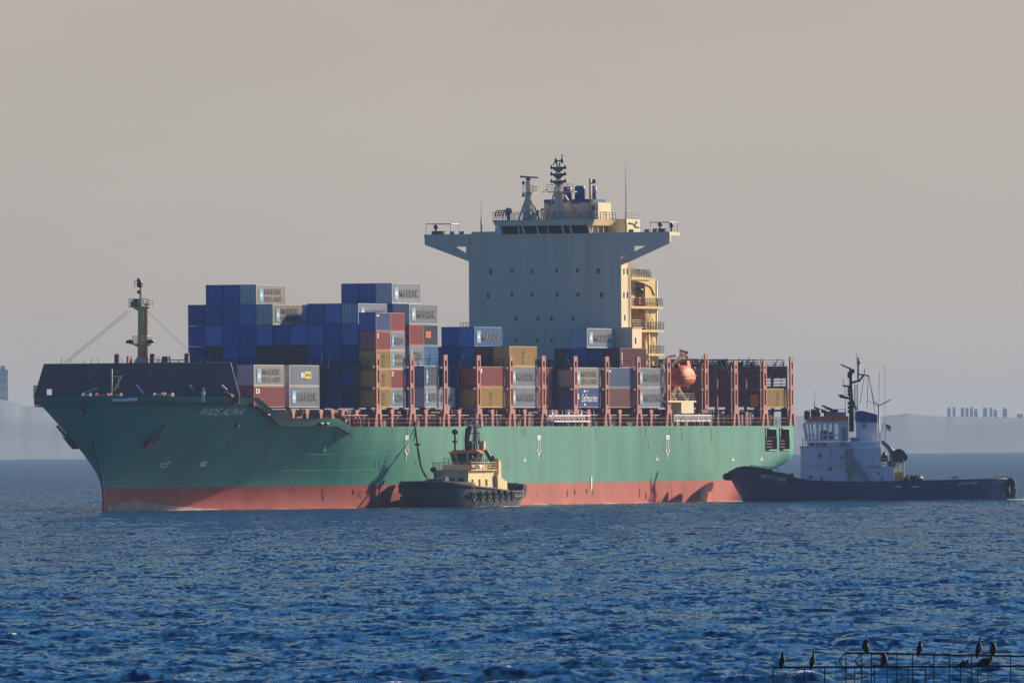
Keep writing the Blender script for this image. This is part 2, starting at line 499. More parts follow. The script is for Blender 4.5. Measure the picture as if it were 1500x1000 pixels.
# ---------------------------------------------------------------- the far shore
def build_shore():
    D = 15000.0
    rnd = random.Random(3)
    prof = [(-900, 590), (-300, 588), (0, 586), (22, 588), (30, 594), (48, 594), (70, 598), (110, 606), (200, 610), (600, 612), (1150, 609), (1240, 609),
            (1300, 609), (1318, 606.5), (1330, 604.5), (1340, 606.5), (1352, 608), (1380, 610), (1500, 611), (1800, 612), (2600, 610)]
    cols = []
    x = -900.0
    while x < 2600:
        y = tab(prof, x)+rnd.gauss(0, 0.5)
        cols.append((x, y)); x += 7
    m = MB()
    rows = [(0.0, 0.0), (0.25, 0.45), (0.5, 0.75), (0.8, 0.93), (1.0, 1.0), (1.25, 0.9), (1.7, -0.1)]
    vs = []
    for (px, py) in cols:
        top = at(px, py, D+1000)
        for (f, hh) in rows:
            vs.append((top.x*(D+f*1000)/(D+1000), D+f*1000, -0.5+(top.z+0.5)*hh+(rnd.gauss(0, .3) if 0 < f < 0.9 else 0)))
    k = len(rows)
    fs = [(i*k+j, (i+1)*k+j, (i+1)*k+j+1, i*k+j+1) for i in range(len(cols)-1) for j in range(k-1)]
    m.add(vs, fs, True)
    mat = paint('far_shore_hazed_cliffs', (0.21, 0.225, 0.22), 0.9, 0.3, 0.0025, streak=False)  # clay land paled: distance haze put into its colour
    struct(m.build('far_shore', mat))
    bm_ = paint('pale_concrete', (0.20, 0.22, 0.25), 0.8, 0.15, 0.05)
    D2 = 17000.0
    spots = [(1390, 598, 5, 'leftmost of the group'), (1397.5, 597, 4, 'second from the left'), (1410, 597, 5, 'tall and narrow, third from the left'), (1416.5, 598, 4, 'fourth from the left'),
             (1423, 597, 4, 'in the middle of the group'), (1429.5, 599, 5, 'just right of the middle'), (1443, 597, 6, 'widest of the group'), (1451.5, 598, 4, 'fourth from the right'),
             (1458, 600, 5, 'third from the right'), (1472, 599, 6, 'second from the right'), (1494, 606, 8, 'low, at the far right edge')]
    def tower(px, py, wpx, label, dist, fade=0):
        top = at(px, py, dist); w = wpx/FPX*dist; hgt = top.z-5
        e = thing('tower_block', label, 'tower block', (top.x, dist, 5), 0, 'far towers on the right shore' if px > 700 else None)
        b = MB(); b.box(-w/2, w/2, 0, w*1.6, -4, hgt)
        b.build('wall', bm_, e)
        if int(px*2) % 3: c = MB(); c.box(-w*0.22, w*0.22, w*0.3, w*0.8, hgt, hgt+w*0.35); (c.build('roof_housing', bm_, e))
        for j in range(5):
            zz = hgt*0.45+hgt*0.5*j/5
            g = MB(); g.box(-w*0.42, w*0.42, -0.15, 0.1, zz, zz+hgt*0.035); g.build('window_band', M_GLASS, e)
    for px, py, w, lb in spots:
        tower(px, py, w, 'faint hazy tower block on right skyline, '+lb, D2)
    tower(4, 541, 15, 'wide hazy tower block on the left shore at the picture edge', 16600.0)
build_shore()

# ================================================================ the container ship
SHIP = thing('container_ship', 'huge green and red container ship with cream bridge tower, bow pointing left', 'cargo ship', W(120, 0, 0), SHIP_ROT)
def SM(): return MB(ship_xf)

WLT = [(0, 0.12), (2, 0.6), (5, 1.5), (10, 3.0), (20, 6.3), (30, 9.4), (40, 12.2), (50, 14.4), (60, 16.2), (72, 17.6), (84, 18.4), (98, 18.65), (400, 18.65)]
DKT = [(0, 0.25), (0.4, 1.9), (1, 3.0), (2, 4.6), (3.5, 6.1), (5, 7.5), (7.5, 9.0), (10, 10.3), (13, 11.5), (16, 12.6), (20, 13.9), (25, 14.9), (32, 16.3), (38, 17.2), (44, 17.9), (50, 18.4), (58, 18.65), (400, 18.65)]
TOPT = [(0, 15.3), (26.9, 15.0), (35.2, 12.25), (50.4, 12.2), (55.7, 11.08), (400, 11.0)]
def z_top(u): return tab(TOPT, u)
def u_stem(z): return tab([(-4, 8.6), (3.2, 8.0), (5, 7.3), (8, 5.0), (11, 2.6), (15.3, 0)], z)
def half_b(u, z):
    e = max(0.0, u-u_stem(z))
    w = min(1.0, max(0.0, (z-1.0)/(tab([(0, 15.3), (26, 15), (56, 11.1), (400, 11)], u)-1.0)))**1.5
    b = tab(WLT, e)*(1-w)+tab(DKT, e)*w
    if u > 190:                                   # the stern narrows under water and rises to the counter
        k = smoothstep(190, 250, u)
        zb = -5+8.4*smoothstep(212, 257, u)
        q = min(1.0, max(0.0, (z-zb)/(1.2+2.7*k)))
        b = min(b, 18.65*(1-k)+k*18.6*(1-(1-q)**2.6)**0.5) if q > 0 else min(b, 18.65*(1-k)**2)
    return max(0.06, b)
def on_hull(px, py):
    """the point of the port side seen at a pixel of the photo"""
    v = 12.0
    for _ in range(60):
        u, z = side(px, py, v)
        v += 0.4*(half_b(u, z)-v)
    return u, v, z
def build_hull():
    us = [0, .3, .7, 1.2, 2, 3, 4.2, 5.6, 7.2, 9, 11, 13.2, 15.6, 18.2, 21, 24, 26.9, 29.6, 32.4, 35.2, 39, 43, 47, 50.4, 53, 55.7, 60, 65, 70, 76, 83, 90, 98, 110, 130, 150, 170, 190]
    o1 = su(1121.5, 648, 18.6); o2 = su(1137, 648, 18.6); o3 = su(1142.3, 648, 18.6); o4 = su(1155.5, 648, 18.6)
    us += [198, 206, 214, 221, 228, 234, 239] + [o1, o2, o3, o4] + [254.6]
    us = sorted(us)
    fr = [0, .08, .16, .26, .37, .48, 0.55, .63, .72, .80, .88, 0.945, 1.0]
    levels = [-3.5, -2, -0.7, 0.6, 1.9, 3.12]
    m = SM()
    grid = []
    for u0 in us:
        row = []
        zt = z_top(u0)
        for z in levels+[3.12+(zt-3.12)*f for f in fr[1:]]:
            u = u0+u_stem(z)*max(0, 1-u0/42)
            row.append((u, half_b(u, z), z))
        grid.append(row)
    nl = len(grid[0])
    for sgn in (1, -1):
        vs = [(u, sgn*b, z) for r in grid for (u, b, z) in r]
        for lo in range(nl-1):
            m.mat = 1 if lo < len(levels)-1 else 0
            fs = []
            for i in range(len(us)-1):
                if sgn == 1 and ((us[i] >= o1-1e-6 and us[i+1] <= o2+1e-6) or (us[i] >= o3-1e-6 and us[i+1] <= o4+1e-6)) and 5+6 <= lo <= 5+10: continue
                fs.append((i*nl+lo, (i+1)*nl+lo, (i+1)*nl+lo+1, i*nl+lo+1))
            m.add(vs if lo == 0 else [], [], True)
            o = len(m.v)-len(vs)
            for f in fs: m.f.append([o+q for q in f]); m.m.append(m.mat); m.sm.append(True)
    # rounded stem bar, transom, deck and bottom
    for lo in range(nl-1):
        a, b = grid[0][lo], grid[0][lo+1]
        m.mat = 1 if lo < len(levels)-1 else 0
        m.add([(a[0], a[1], a[2]), (a[0], -a[1], a[2]), (b[0], -b[1], b[2]), (b[0], b[1], b[2])], [(0, 1, 2, 3)], True)
    m.mat = 0
    last = grid[-1]
    for lo in range(nl-1):
        a, b = last[lo], last[lo+1]
        m.mat = 1 if lo < len(levels)-1 else 0
        m.add([(a[0], a[1], a[2]), (a[0], -a[1], a[2]), (b[0], -b[1], b[2]), (b[0], b[1], b[2])], [(0, 1, 2, 3)])
    m.mat = 2
    for i in range(len(us)-1):
        a, b = grid[i][-1], grid[i+1][-1]
        dz = 1.1 if us[i+1] < 56 else 0.02
        m.add([(a[0], a[1]-.02, a[2]-dz), (a[0], -a[1]+.02, a[2]-dz), (b[0], -b[1]+.02, b[2]-dz), (b[0], b[1]-.02, b[2]-dz)], [(0, 1, 2, 3)])
    bmdata = m.mesh('hull', [M_GREEN, M_RED, M_MAROON])
    bm = bmesh.new(); bm.from_mesh(bmdata)
    bmesh.ops.remove_doubles(bm, verts=bm.verts[:], dist=0.002)
    bm.to_mesh(bmdata); bm.free()
    h = obj('hull', bmdata, SHIP)
    # rubbing seams of the shell plating
    sm = SM()
    for zz in (5.2, 7.4, 9.3):
        pts = [(u, half_b(u, zz)+0.012, zz) for u in np.linspace(40, 246, 60)]
        sm.loft(pts, 0.014, 4)
    sm.build('plate_seam', M_GREEN, h)
    # mooring deck openings near the stern
    z1 = 3.12+(11.0-3.12)*fr[6]; z2 = 3.12+(11.0-3.12)*fr[11]
    for (a, b) in ((o1, o2), (o3, o4)):
        mm = SM()
        v = 18.62
        mm.box(a-.1, b+.1, v-3.2, v-3.0, z1-.1, z2+.1)
        mm.box(a-.1, b+.1, v-3.0, v-.2, z1-.15, z1-.05)
        mm.box(a-.1, b+.1, v-3.0, v-.2, z2+.05, z2+.15)
        for x in (a-.12, b+.02): mm.box(x, x+.1, v-3.0, v-.2, z1-.04, z2+.04)
        op = mm.build('mooring_opening', M_MAROON, SHIP)
        rr = SM()
        for (p, q) in (((a, z1), (b, z1)), ((a, z2), (b, z2)), ((a, z1), (a, z2)), ((b, z1), (b, z2))):
            rr.tube((p[0], v+.02, p[1]), (q[0], v+.02, q[1]), 0.11, 8)
        rr.build('frame', M_GREEN, op)
        r2 = SM()
        for zz in (z1+.45, z1+.9, z1+1.35): r2.tube((a+.2, v-.4, zz), (b-.2, v-.4, zz), 0.05, 4)
        for j in range(6):
            x = a+.3+(b-a-.6)*j/5
            r2.tube((x, v-.4, z1), (x, v-.4, z1+1.35), 0.05, 4)
        r2.build('railing', M_SALMON, op)
        r3 = SM()
        for j in (0.28, 0.68):
            x = a+(b-a)*j
            r3.lathe((x, v-1.3, z1-.05), [(.35, 0), (.35, .1), (.24, .15), (.24, .95), (.36, 1.05), (.36, 1.15)], 10)
        r3.build('bollard', M_SALMON, op)
build_hull()

def hull_strip(m, pts, w):
    """a painted line through photo points, laid on the shell"""
    q = [on_hull(*p) for p in pts]
    for a, b in zip(q, q[1:]):
        d = Vector((b[0]-a[0], b[2]-a[2])); L = d.length; d /= L
        nrm = Vector((-d.y, d.x))*w/2
        vs = []
        for (c, s) in ((a, -1), (b, -1), (b, 1), (a, 1)):
            u, z = c[0]+nrm.x*s, c[2]+nrm.y*s
            vs.append((u, half_b(u, z)+0.07, z))
        m.add(vs, [(0, 1, 2, 3)])
def hull_writing():
    a = on_hull(288.5, 607.5); b = on_hull(351.5, 608.5); t = on_hull(289, 597.0)
    w, h, u0, z0 = b[0]-a[0], t[2]-a[2], a[0], (a[2]+b[2])/2
    m = SM()
    vs, fs = text_mesh('WIDE ALPHA', 0.018, 0.15)
    out = []
    for x, y in vs:
        u, z = u0+x*w, z0+y*h
        out.append((u, half_b(u, z)+0.09, z))
    m.add(out, fs)
    m.build('ship_name', M_WHITE, SHIP)
    m = SM()
    hull_strip(m, [(233, 683.5), (236, 679), (241, 679.5), (246, 675.5), (249, 675.5), (243.5, 681), (242, 684), (233, 683.5)], 0.16)
    m.build('bulbous_bow_mark', M_WHITE, SHIP)
    m = SM()
    hull_strip(m, [(292, 682), (293.5, 677.5), (301, 675.5), (302, 678.5), (299, 682.5), (292, 682)], 0.16)
    hull_strip(m, [(293.5, 682), (301.5, 676)], 0.16); hull_strip(m, [(294, 677.5), (300.5, 682)], 0.16)
    m.build('thruster_mark', M_WHITE, SHIP)
    for px in (595.5, 789, 977.5):
        m = SM()
        for (p, w) in (([(px-1.4, 641), (px-1.4, 662)], 0.16), ([(px+1.4, 641), (px+1.4, 658)], 0.16), ([(px-2.6, 639), (px+2.6, 639)], 0.3), ([(px-2.6, 642.5), (px+2.6, 642.5)], 0.25),
                       ([(px-3, 658), (px-.3, 667), (px+3, 658)], 0.2), ([(px-1, 668), (px-1, 673)], 0.14)):
            hull_strip(m, p, w)
        m.build('draught_mark', M_WHITE, SHIP)
    m = SM(); hull_strip(m, [(866, 697.5), (866, 717)], 0.5); m.build('draught_mark', M_WHITE, SHIP)
    for px, py in ((475, 657), (768, 671.5), (962, 670), (1073, 671), (1115, 670)):
        m = SM()
        hull_strip(m, [(px-2, py+2.5), (px+2, py+2.5)], .25); hull_strip(m, [(px, py-3), (px, py+2)], .25)
        m.build('tug_push_mark', M_WHITED, SHIP)
    # thin rust runs from scuppers and along the boot topping
    mr = paint('rust_run', (0.16, 0.13, 0.085), 0.8, 0.4, 2.0); mr2 = paint('weed_run', (0.16, 0.035, 0.035), 0.8, 0.4, 2.0)
    rr_ = random.Random(21)
    for k in range(26):
        px = rr_.uniform(440, 1110); y0 = rr_.choice([626, 626, 648, 672]); m = SM()
        hull_strip(m, [(px, y0), (px+rr_.uniform(-.4, .4), y0+rr_.uniform(5, 22))], rr_.uniform(.10, .22)); m.build('rust_run', mr, SHIP)
    for k in range(22):
        px = rr_.uniform(330, 1040); y0 = rr_.uniform(712, 724); m = SM()
        hull_strip(m, [(px, y0), (px, y0+rr_.uniform(6, 14))], rr_.uniform(.12, .4)); m.build('weed_run', mr2, SHIP)
    # fairleads in the shell below the foredeck edge
    for px, py in ((97, 585), (106, 585.5), (114, 585.5), (122, 585.5), (150, 587), (469.5, 620.5), (477.5, 620.5), (390, 607.5), (343, 590)):
        m = SM()
        v, z = (None, None)
        if px < 130:                                   # on the starboard bow we see the port shoulder instead
            u, vv, z = on_hull(px+60, py)
        else: u, vv, z = on_hull(px, py)
        m.loft([(u-.55, half_b(u-.55, z)+.03, z), (u+.55, half_b(u+.55, z)+.03, z)], 0.22, 8)
        m.build('fairlead', M_MAROON if px > 130 else M_WHITE, SHIP)
    # boot topping scum near the stem
    m = SM()
    pts = [(8.9, 0.2), (8.9, 0.8), (10.5, .75), (12, 1.25), (13.6, 1.1), (15, 1.45), (17, 1.05), (19, .95), (22, .7), (27, 0.4), (33, .1), (33, .0), (27, -.3), (9.2, -.3)]
    for (ua, za), (ub, zb) in zip(pts[1:11], pts[2:12]):
        n = 4
        for j in range(n):
            x1, x2 = ua+(ub-ua)*j/n, ua+(ub-ua)*(j+1)/n
            y1, y2 = za+(zb-za)*j/n, za+(zb-za)*(j+1)/n
            vs = []
            for k in range(5):
                f = k/4
                for (x, y) in ((x1, y1), (x2, y2)):
                    z = -.4+(y+.4)*f
                    vs.append((x, half_b(x, z)+.07, z))
            m.add(vs, [(2*k, 2*k+1, 2*k+3, 2*k+2) for k in range(4)])
    m.build('scoured_paint_patch', paint('bare_primer', (0.46, 0.27, 0.22), 0.7, 0.35, 0.5), SHIP)
hull_writing()

# ---------------------------------------------------------------- foredeck: breakwater, mast, gear
def foredeck():
    u = 21.0
    zt, zb = 19.62, 14.2
    m = SM()
    vh, zh = front(72.5, 574, u)
    va_, vb_, za_, zb2 = vh-.42, vh+.42, zh-.45, zh+.45
    m.prism([(u, -14.4, zb), (u, -14.4, 15.4), (u, -13.0, zt), (u, va_, zt), (u, va_, zb)], (0.14, 0, 0))
    m.prism([(u, vb_, zb), (u, vb_, zt), (u, 13.55, zt), (u, 14.7, 15.4), (u, 14.7, zb)], (0.14, 0, 0))
    m.box(u, u+.14, va_, vb_, zb, za_); m.box(u, u+.14, va_, vb_, zb2, zt)
    for k in range(14):
        v = -12.6+k*1.96
        if va_-.2 < v < vb_+.2: continue
        m.prism([(u+.14, v, zb), (u+2.6, v, zb), (u+.5, v, zt-.15), (u+.14, v, zt-.15)], (0, .1, 0))
    m.tube((u+.07, -13.0, zt), (u+.07, 13.55, zt), 0.1, 8)
    for k in range(9):                                  # flat bars on the front
        v = -11.5+k*2.9
        m.box(u-.05, u, v, v+.06, 15.0, zt-.2)
    m.box(u-.06, u, -13.2, 13.6, 17.3, 17.4)
    bw = m.build('breakwater', M_MAROON, SHIP)
    m = SM(); m.path([(u-.03, va_, za_), (u-.03, va_, zb2), (u-.03, vb_, zb2), (u-.03, vb_, za_), (u-.03, va_, za_)], .06, 5); m.build('doorway_frame', M_MAROON, bw)
    m = SM()
    for px, py in ((139.5, 544), (139.5, 561), (106, 544), (172, 544), (221, 545), (255, 545)):
        v, z = front(px, py, u); m.loft([(u-.16, v, z), (u-.055, v, z)], [.16, .22], 10)
    m.build('deck_light', M_GREY, bw)
    # white striped edge strip at the port end
    m = SM()
    a, b = front(341.5, 543, u-.2), front(352.5, 581, u-.2)
    for k in range(14):
        f1, f2 = k/14, (k+0.55)/14
        p = lambda f: (u-.2, a[0]+(b[0]-a[0])*f, a[1]+(b[1]-a[1])*f)
        m.tube(p(f1), p(f2), 0.09, 5)
    m.build('striped_edge', M_WHITE, bw)
    # posts with vents along the top of the breakwater and behind it
    for px in (171.5, 223.5, 274):
        m = SM(); v, z = front(px, 533, u+2); m.box(u+1.7, u+2.3, v-.28, v+.28, 18.2, 20.7); m.tube((u+2, v, 20.7), (u+2, v, 20.95), .35, 8)
        m.build('vent_post', M_MAROON, SHIP)
    rnd = random.Random(5)
    m = SM()
    for k in range(16):
        v = -11+k*1.5+rnd.uniform(-.4, .4)
        if abs(v) < 1.2: continue
        m.tube((u+.8, v, 19.4), (u+.8+rnd.uniform(-.2, .2), v+rnd.uniform(-.3, .3), 20.0+rnd.uniform(0, .5)), .04, 4)
    for px in (240, 244, 248.5):
        v = fv(px, 530, u+.9); m.tube((u+.9, v, 19.5), (u+.9, v, 20.6), .1, 6)
    m.build('lashing_pins', M_STEEL, SHIP)
    # rail on the starboard bow and gear on the foredeck
    m = SM(); m.rail([(16.0, -12.6, 15.1), (20.9, -14.0, 15.1)], 1.7, 1.5, .05, 3); m.build('bow_railing', M_STEEL, SHIP)
    # small davit derrick on the foredeck, port of centre
    un = 13.0
    m = SM()
    v, z = front(164, 576, un)
    zt2 = fz(164, 540, un)
    m.tube((un, v, 14.0), (un, v, zt2), .10, 8)
    vt, z3 = front(178, 551, un)
    v4, z4 = front(167, 572, un)
    m.tube((un, v, z3), (un, vt, z3), .08, 6); m.tube((un, vt, z3), (un, v4, z4), .08, 6); m.tube((un, v+.9, z3), (un, v+.9, z3-1.6), .06, 6)
    m.build('derrick', M_CREAM, SHIP)
    for px, w in ((150, 1.6), (170, 1.4), (127, 1.0), (232, 1.1), (247, 1.1)):
        vv = fv(px, 577, 12.0)
        m = SM()
        m.loft([(12.0, vv-w*.5, 14.95), (12.0, vv+w*.5, 14.95)], .55, 12)
        for e in (-.5, .5): m.loft([(12, vv+w*e-.06, 14.95), (12, vv+w*e+.06, 14.95)], .8, 12)
        m.box(11.5, 12.6, vv-w*.6, vv+w*.6, 13.9, 14.4)
        m.build('windlass', M_SALMON if px in (150, 170) else M_GREY, SHIP)
    # folded ladders showing pale over the bulwark
    for (p, q) in (((123, 576), (143, 568)), ((200, 563), (210, 576)), ((278, 563), (281.5, 568)), ((325.5, 564), (332, 570))):
        a = front(*p, 16); b = front(*q, 16)
        m = SM()
        for dv in (-.12, .12): m.tube((16+dv*2, a[0], a[1]), (16+dv*2, b[0], b[1]), .08, 5)
        for j in range(7):
            f = j/6
            m.tube((15.7, a[0]+(b[0]-a[0])*f, a[1]+(b[1]-a[1])*f), (16.3, a[0]+(b[0]-a[0])*f, a[1]+(b[1]-a[1])*f), .05, 4)
        m.build('deck_ladder', M_WHITED, SHIP)
    m = SM()                                            # lit hatch lid by the bulwark end
    a = side(337, 577, 14.1); b = side(349, 578, 14.1)
    m.prism([(a[0], 14.2, a[1]), (b[0], 14.2, a[1]-.2), (b[0]+.4, 14.2, a[1]-.6), (a[0]+.4, 14.2, a[1]-.35)], (0, -1.2, .5))
    m.build('hatch_lid', M_SALMON, SHIP)
    # foremast
    mv = 0.3; um = 22.5
    def mz(py): return fz(203, py, um)
    m = SM()
    m.loft([(um, mv, mz(533)), (um, mv, mz(521))], [1.05, .48], 8, smooth=False)
    m.loft([(um, mv, mz(521)), (um, mv, mz(452)), (um, mv, mz(446))], [.48, .36, .30], 10)
    m.loft([(um, mv, mz(446)), (um, mv, mz(410))], [.17, .13], 8)
    m.prism([(um, mv-1.25, mz(450)), (um, mv+1.3, mz(450)), (um, mv+.3, mz(456)), (um, mv-.3, mz(456))], (.5, 0, 0))
    m.prism([(um, mv-1.25, mz(504)), (um, mv+1.5, mz(504)), (um, mv+.3, mz(509)), (um, mv-.3, mz(509))], (.5, 0, 0))
    fm = m.build('foremast', M_BUFF, SHIP)
    m = SM(); z = mz(450)
    m.box(um-1.0, um+1.0, mv-1.3, mv+1.35, z, z+.1)
    m.rail([(um-1, mv-1.3, z), (um-1, mv+1.35, z), (um+1, mv+1.35, z), (um+1, mv-1.3, z)], 1.1, .6, .04, 3, True)
    m.build('mast_platform', M_CREAM, fm)
    m = SM(); z = mz(504)
    m.box(um-.9, um+.9, mv-1.3, mv+1.5, z, z+.1)
    m.rail([(um-.9, mv-.9, z), (um-.9, mv+1.1, z), (um+.9, mv+1.1, z), (um+.9, mv-.9, z)], 1.05, .6, .04, 2, True)
    m.build('mast_platform', M_CREAM, fm)
    for dv in (-1.35, 1.5):
        m = SM(); m.lathe((um-.5, mv+dv, z+.1), [(.45, 0), (.6, .15), (.5, .4), (.2, .5)], 10); m.build('floodlight', M_STEEL, fm)
    m = SM()
    vl = mv+.62
    for dv in (-.2, .2): m.tube((um+.15, vl+dv, mz(533)), (um+.15, vl+dv, mz(452)), .06, 5)
    k = mz(533)
    while k < mz(452): m.tube((um+.15, vl-.2, k), (um+.15, vl+.2, k), .04, 4); k += .35
    m.box(um+.3, um+.36, vl-.28, vl+.28, mz(533), mz(454))
    m.build('mast_ladder', M_BUFF, fm)
    m = SM()
    for py in (410, 414, 418, 428): m.lathe((um-.2, mv-.2, mz(py)), [(.18, -.2), (.22, 0), (.18, .25)], 8)
    m.lathe((um, mv-.6, mz(449)), [(.75, 0), (.75, .5), (.5, .9), (.15, 1.05)], 12)
    m.box(um-.3, um+.3, mv-.3, mv+.25, mz(421), mz(414))
    m.rail([(um-.3, mv-.7, mz(421)), (um-.3, mv, mz(421))], .9, .4, .04, 2)
    m.build('mast_lights', M_STEEL, fm)
    m = SM(); m.box(um-.2, um+.2, mv+.6, mv+1.2, mz(448), mz(444)); m.build('fog_horn', M_SALMON, fm)
    for (p, q) in (((187, 455), (93, 531)), ((190, 457), (97, 531)), ((212, 452), (278, 515)), ((211, 458), (262, 531))):
        uu = um if p[0] > 200 else um
        a = front(*p, um); b = front(*q, um-.2 if p[0] < 200 else um+3)
        m = SM(); m.tube((um, a[0], a[1]), (um+(0 if p[0] < 200 else 3), b[0], b[1]), .028, 4)
        m.build('stay_wire', M_STEEL, fm)
foredeck()

# anchors hang in the hawse pipes
def anchor(px, py, mirror, label):
    u, v, z = on_hull(px, py) if not mirror else on_hull(224, 640)
    t = 1
    nrm_v = 1.0
    if mirror: v = -v
    sg = -1 if mirror else 1
    dv = (half_b(u, z+1)-half_b(u, z-1))/2*sg                 # the shell leans out with height
    base = W(u, v+sg*.45, z)
    e = thing('anchor', label, 'anchor', base, SHIP_ROT)
    m = MB()
    L = lambda a, s_, b: (a*-1.0, b*sg+dv*s_, s_)             # (aft, up, outboard)
    m.loft([L(0, 1.6, 0), L(0, -1.1, 0.1)], [.2, .28], 8)
    m.build('shank', M_SALMON, e)
    m = MB()
    m.hull8([L(-.75, -1.5, -.1), L(.75, -1.5, -.1), L(.75, -.9, -.1), L(-.75, -.9, -.1)], [L(-.75, -1.5, .4), L(.75, -1.5, .4), L(.75, -.9, .4), L(-.75, -.9, .4)])
    m.build('crown', M_SALMON, e)
    for s in (-1, 1):
        m = MB()
        m.hull8([L(s*.75, -1.45, -.05), L(s*1.05, -1.1, -.05), L(s*1.25, .1, .0), L(s*.95, -.2, 0)], [L(s*.75, -1.45, .35), L(s*1.05, -1.1, .35), L(s*1.15, .35, .18), L(s*.85, -.2, .3)])
        m.build('fluke', M_SALMON, e)
    h = MB()
    h.lathe((0, 0, 0), [(1.05, -.25), (1.2, -.1), (1.2, .1), (.8, .2)], 14)
    o = h.build('hawse_pipe', M_GREEN, SHIP)
    o.location = (120-u, v, z+.9); o.rotation_euler = (R(-68)*sg, 0, 0)
anchor(224, 640, False, 'rusty red anchor in its hawse on the lit side of the ship bow')
anchor(90, 648, True, 'dark anchor hanging in silhouette under the far side of the ship bow')

# ---------------------------------------------------------------- deck edge, hatches, lashing bridges
BAYS = [26.4, 40.7, 55.0, 69.3, 83.6, 97.9, 112.2, 126.5, 140.8, 155.1, 169.4, 183.9]
AFT_POSTS = [su(px, 570, 17.9) for px in (1034, 1077, 1119.5, 1159)]
ZD, ZC = 11.05, 13.65
def deck_fittings():
    m = SM()
    for i, u in enumerate(BAYS):
        w = 15.0 if u > 50 else 12.5
        m.box(u+.1, u+12.1, -w, w, ZD, ZC-.75)
        m.box(u-.05, u+12.25, -w-.5, w+.5, ZC-.74, ZC-.25)
    for u in (AFT_POSTS[0]+.8, AFT_POSTS[1]+.8, AFT_POSTS[2]+.8):
        m.box(u, u+11.6, -15, 15, ZD, ZC-.75); m.box(u-.1, u+11.7, -15.5, 15.5, ZC-.74, ZC-.25)
    m.build('hatch_coaming', M_MAROON, SHIP)
    rnd = random.Random(11)
    u = 57.0
    while u < 250:                                           # vents, hoses and boxes along the side passage
        k = rnd.random()
        m = SM()
        if k < .35: m.box(u, u+rnd.uniform(.5, 1.6), 16.2, 17.1, ZD, ZD+rnd.uniform(.8, 2.1)); m.build('deck_locker', M_MAROON, SHIP)
        elif k < .7: m.lathe((u, 16.8, ZD), [(.22, 0), (.22, 1.0), (.42, 1.15), (.42, 1.4), (.1, 1.5)], 8); m.build('deck_vent', M_SALMON, SHIP)
        elif k < .85: m.lathe((u, 16.9, ZD), [(.12, 0), (.12, 1.2), (.3, 1.3), (.2, 1.6)], 8); m.build('deck_vent', M_WHITED, SHIP)
        else: m.tube((u, 17, ZD), (u+rnd.uniform(-.6, .6), 17, ZC-.3), .07, 5); m.build('turnbuckle', M_WHITED, SHIP)
        u += rnd.uniform(1.4, 2.8)
    # the bulky red hatch-cover stoppers seen between the pedestals
    for i, u in enumerate(BAYS[2:]):
        for f in (3.2, 9.0):
            m = SM()
            m.prism([(u+f-1.2, 16.6, ZC-1.55), (u+f+1.2, 16.6, ZC-1.55), (u+f+1.0, 16.6, ZC-.75), (u+f+.3, 16.6, ZC-.3), (u+f-.9, 16.6, ZC-.3)], (0, -.6, 0))
            m.tube((u+f+.5, 16.7, ZC-.5), (u+f+1.0, 16.7, ZC-1.5), .12, 6)
            m.build('hatch_stopper', M_SALMON, SHIP)
    m = SM()
    pts = [(56.5, 18.45, ZD), (252, 18.35, ZD)]
    m.rail(pts, 1.1, 2.4, .028, 2)
    m.build('deck_railing', M_SALMON, SHIP)
    m = SM(); m.rail([(56.5, -18.45, ZD), (252, -18.35, ZD)], 1.1, 4, .035, 3); m.build('deck_railing', M_SALMON, SHIP)
    m = SM(); m.rail([(253.9, 18.2, ZD), (253.9, -18.2, ZD)], 1.1, 2, .035, 3); m.build('deck_railing', M_SALMON, SHIP)
    m = SM(); m.tube((56.5, 17.3, ZD+1.55), (198, 17.3, ZD+1.55), .06, 6); m.build('fire_main', M_SALMON, SHIP)
    # mid-bay pedestals
    for i, u in enumerate(BAYS):
        if i == 9-1: continue
        vv = 17.6 if i > 2 else 15.3+0.6*max(0, i-1)
        if i < 1: continue
        for f in ((6.1,) if i > 2 else (0.5, 6.1, 11.8)):
            m = SM()
            m.prism([(u+f-.75, vv, ZC-.25), (u+f+.75, vv, ZC-.25), (u+f+.75, vv, ZC-.6), (u+f+.42, vv, ZC-1.0), (u+f+.42, vv, ZD-.05), (u+f-.42, vv, ZD-.05), (u+f-.42, vv, ZC-1.0), (u+f-.75, vv, ZC-.6)], (0, -.22, 0))
            m.build('container_pedestal', M_SALMON, SHIP)
deck_fittings()

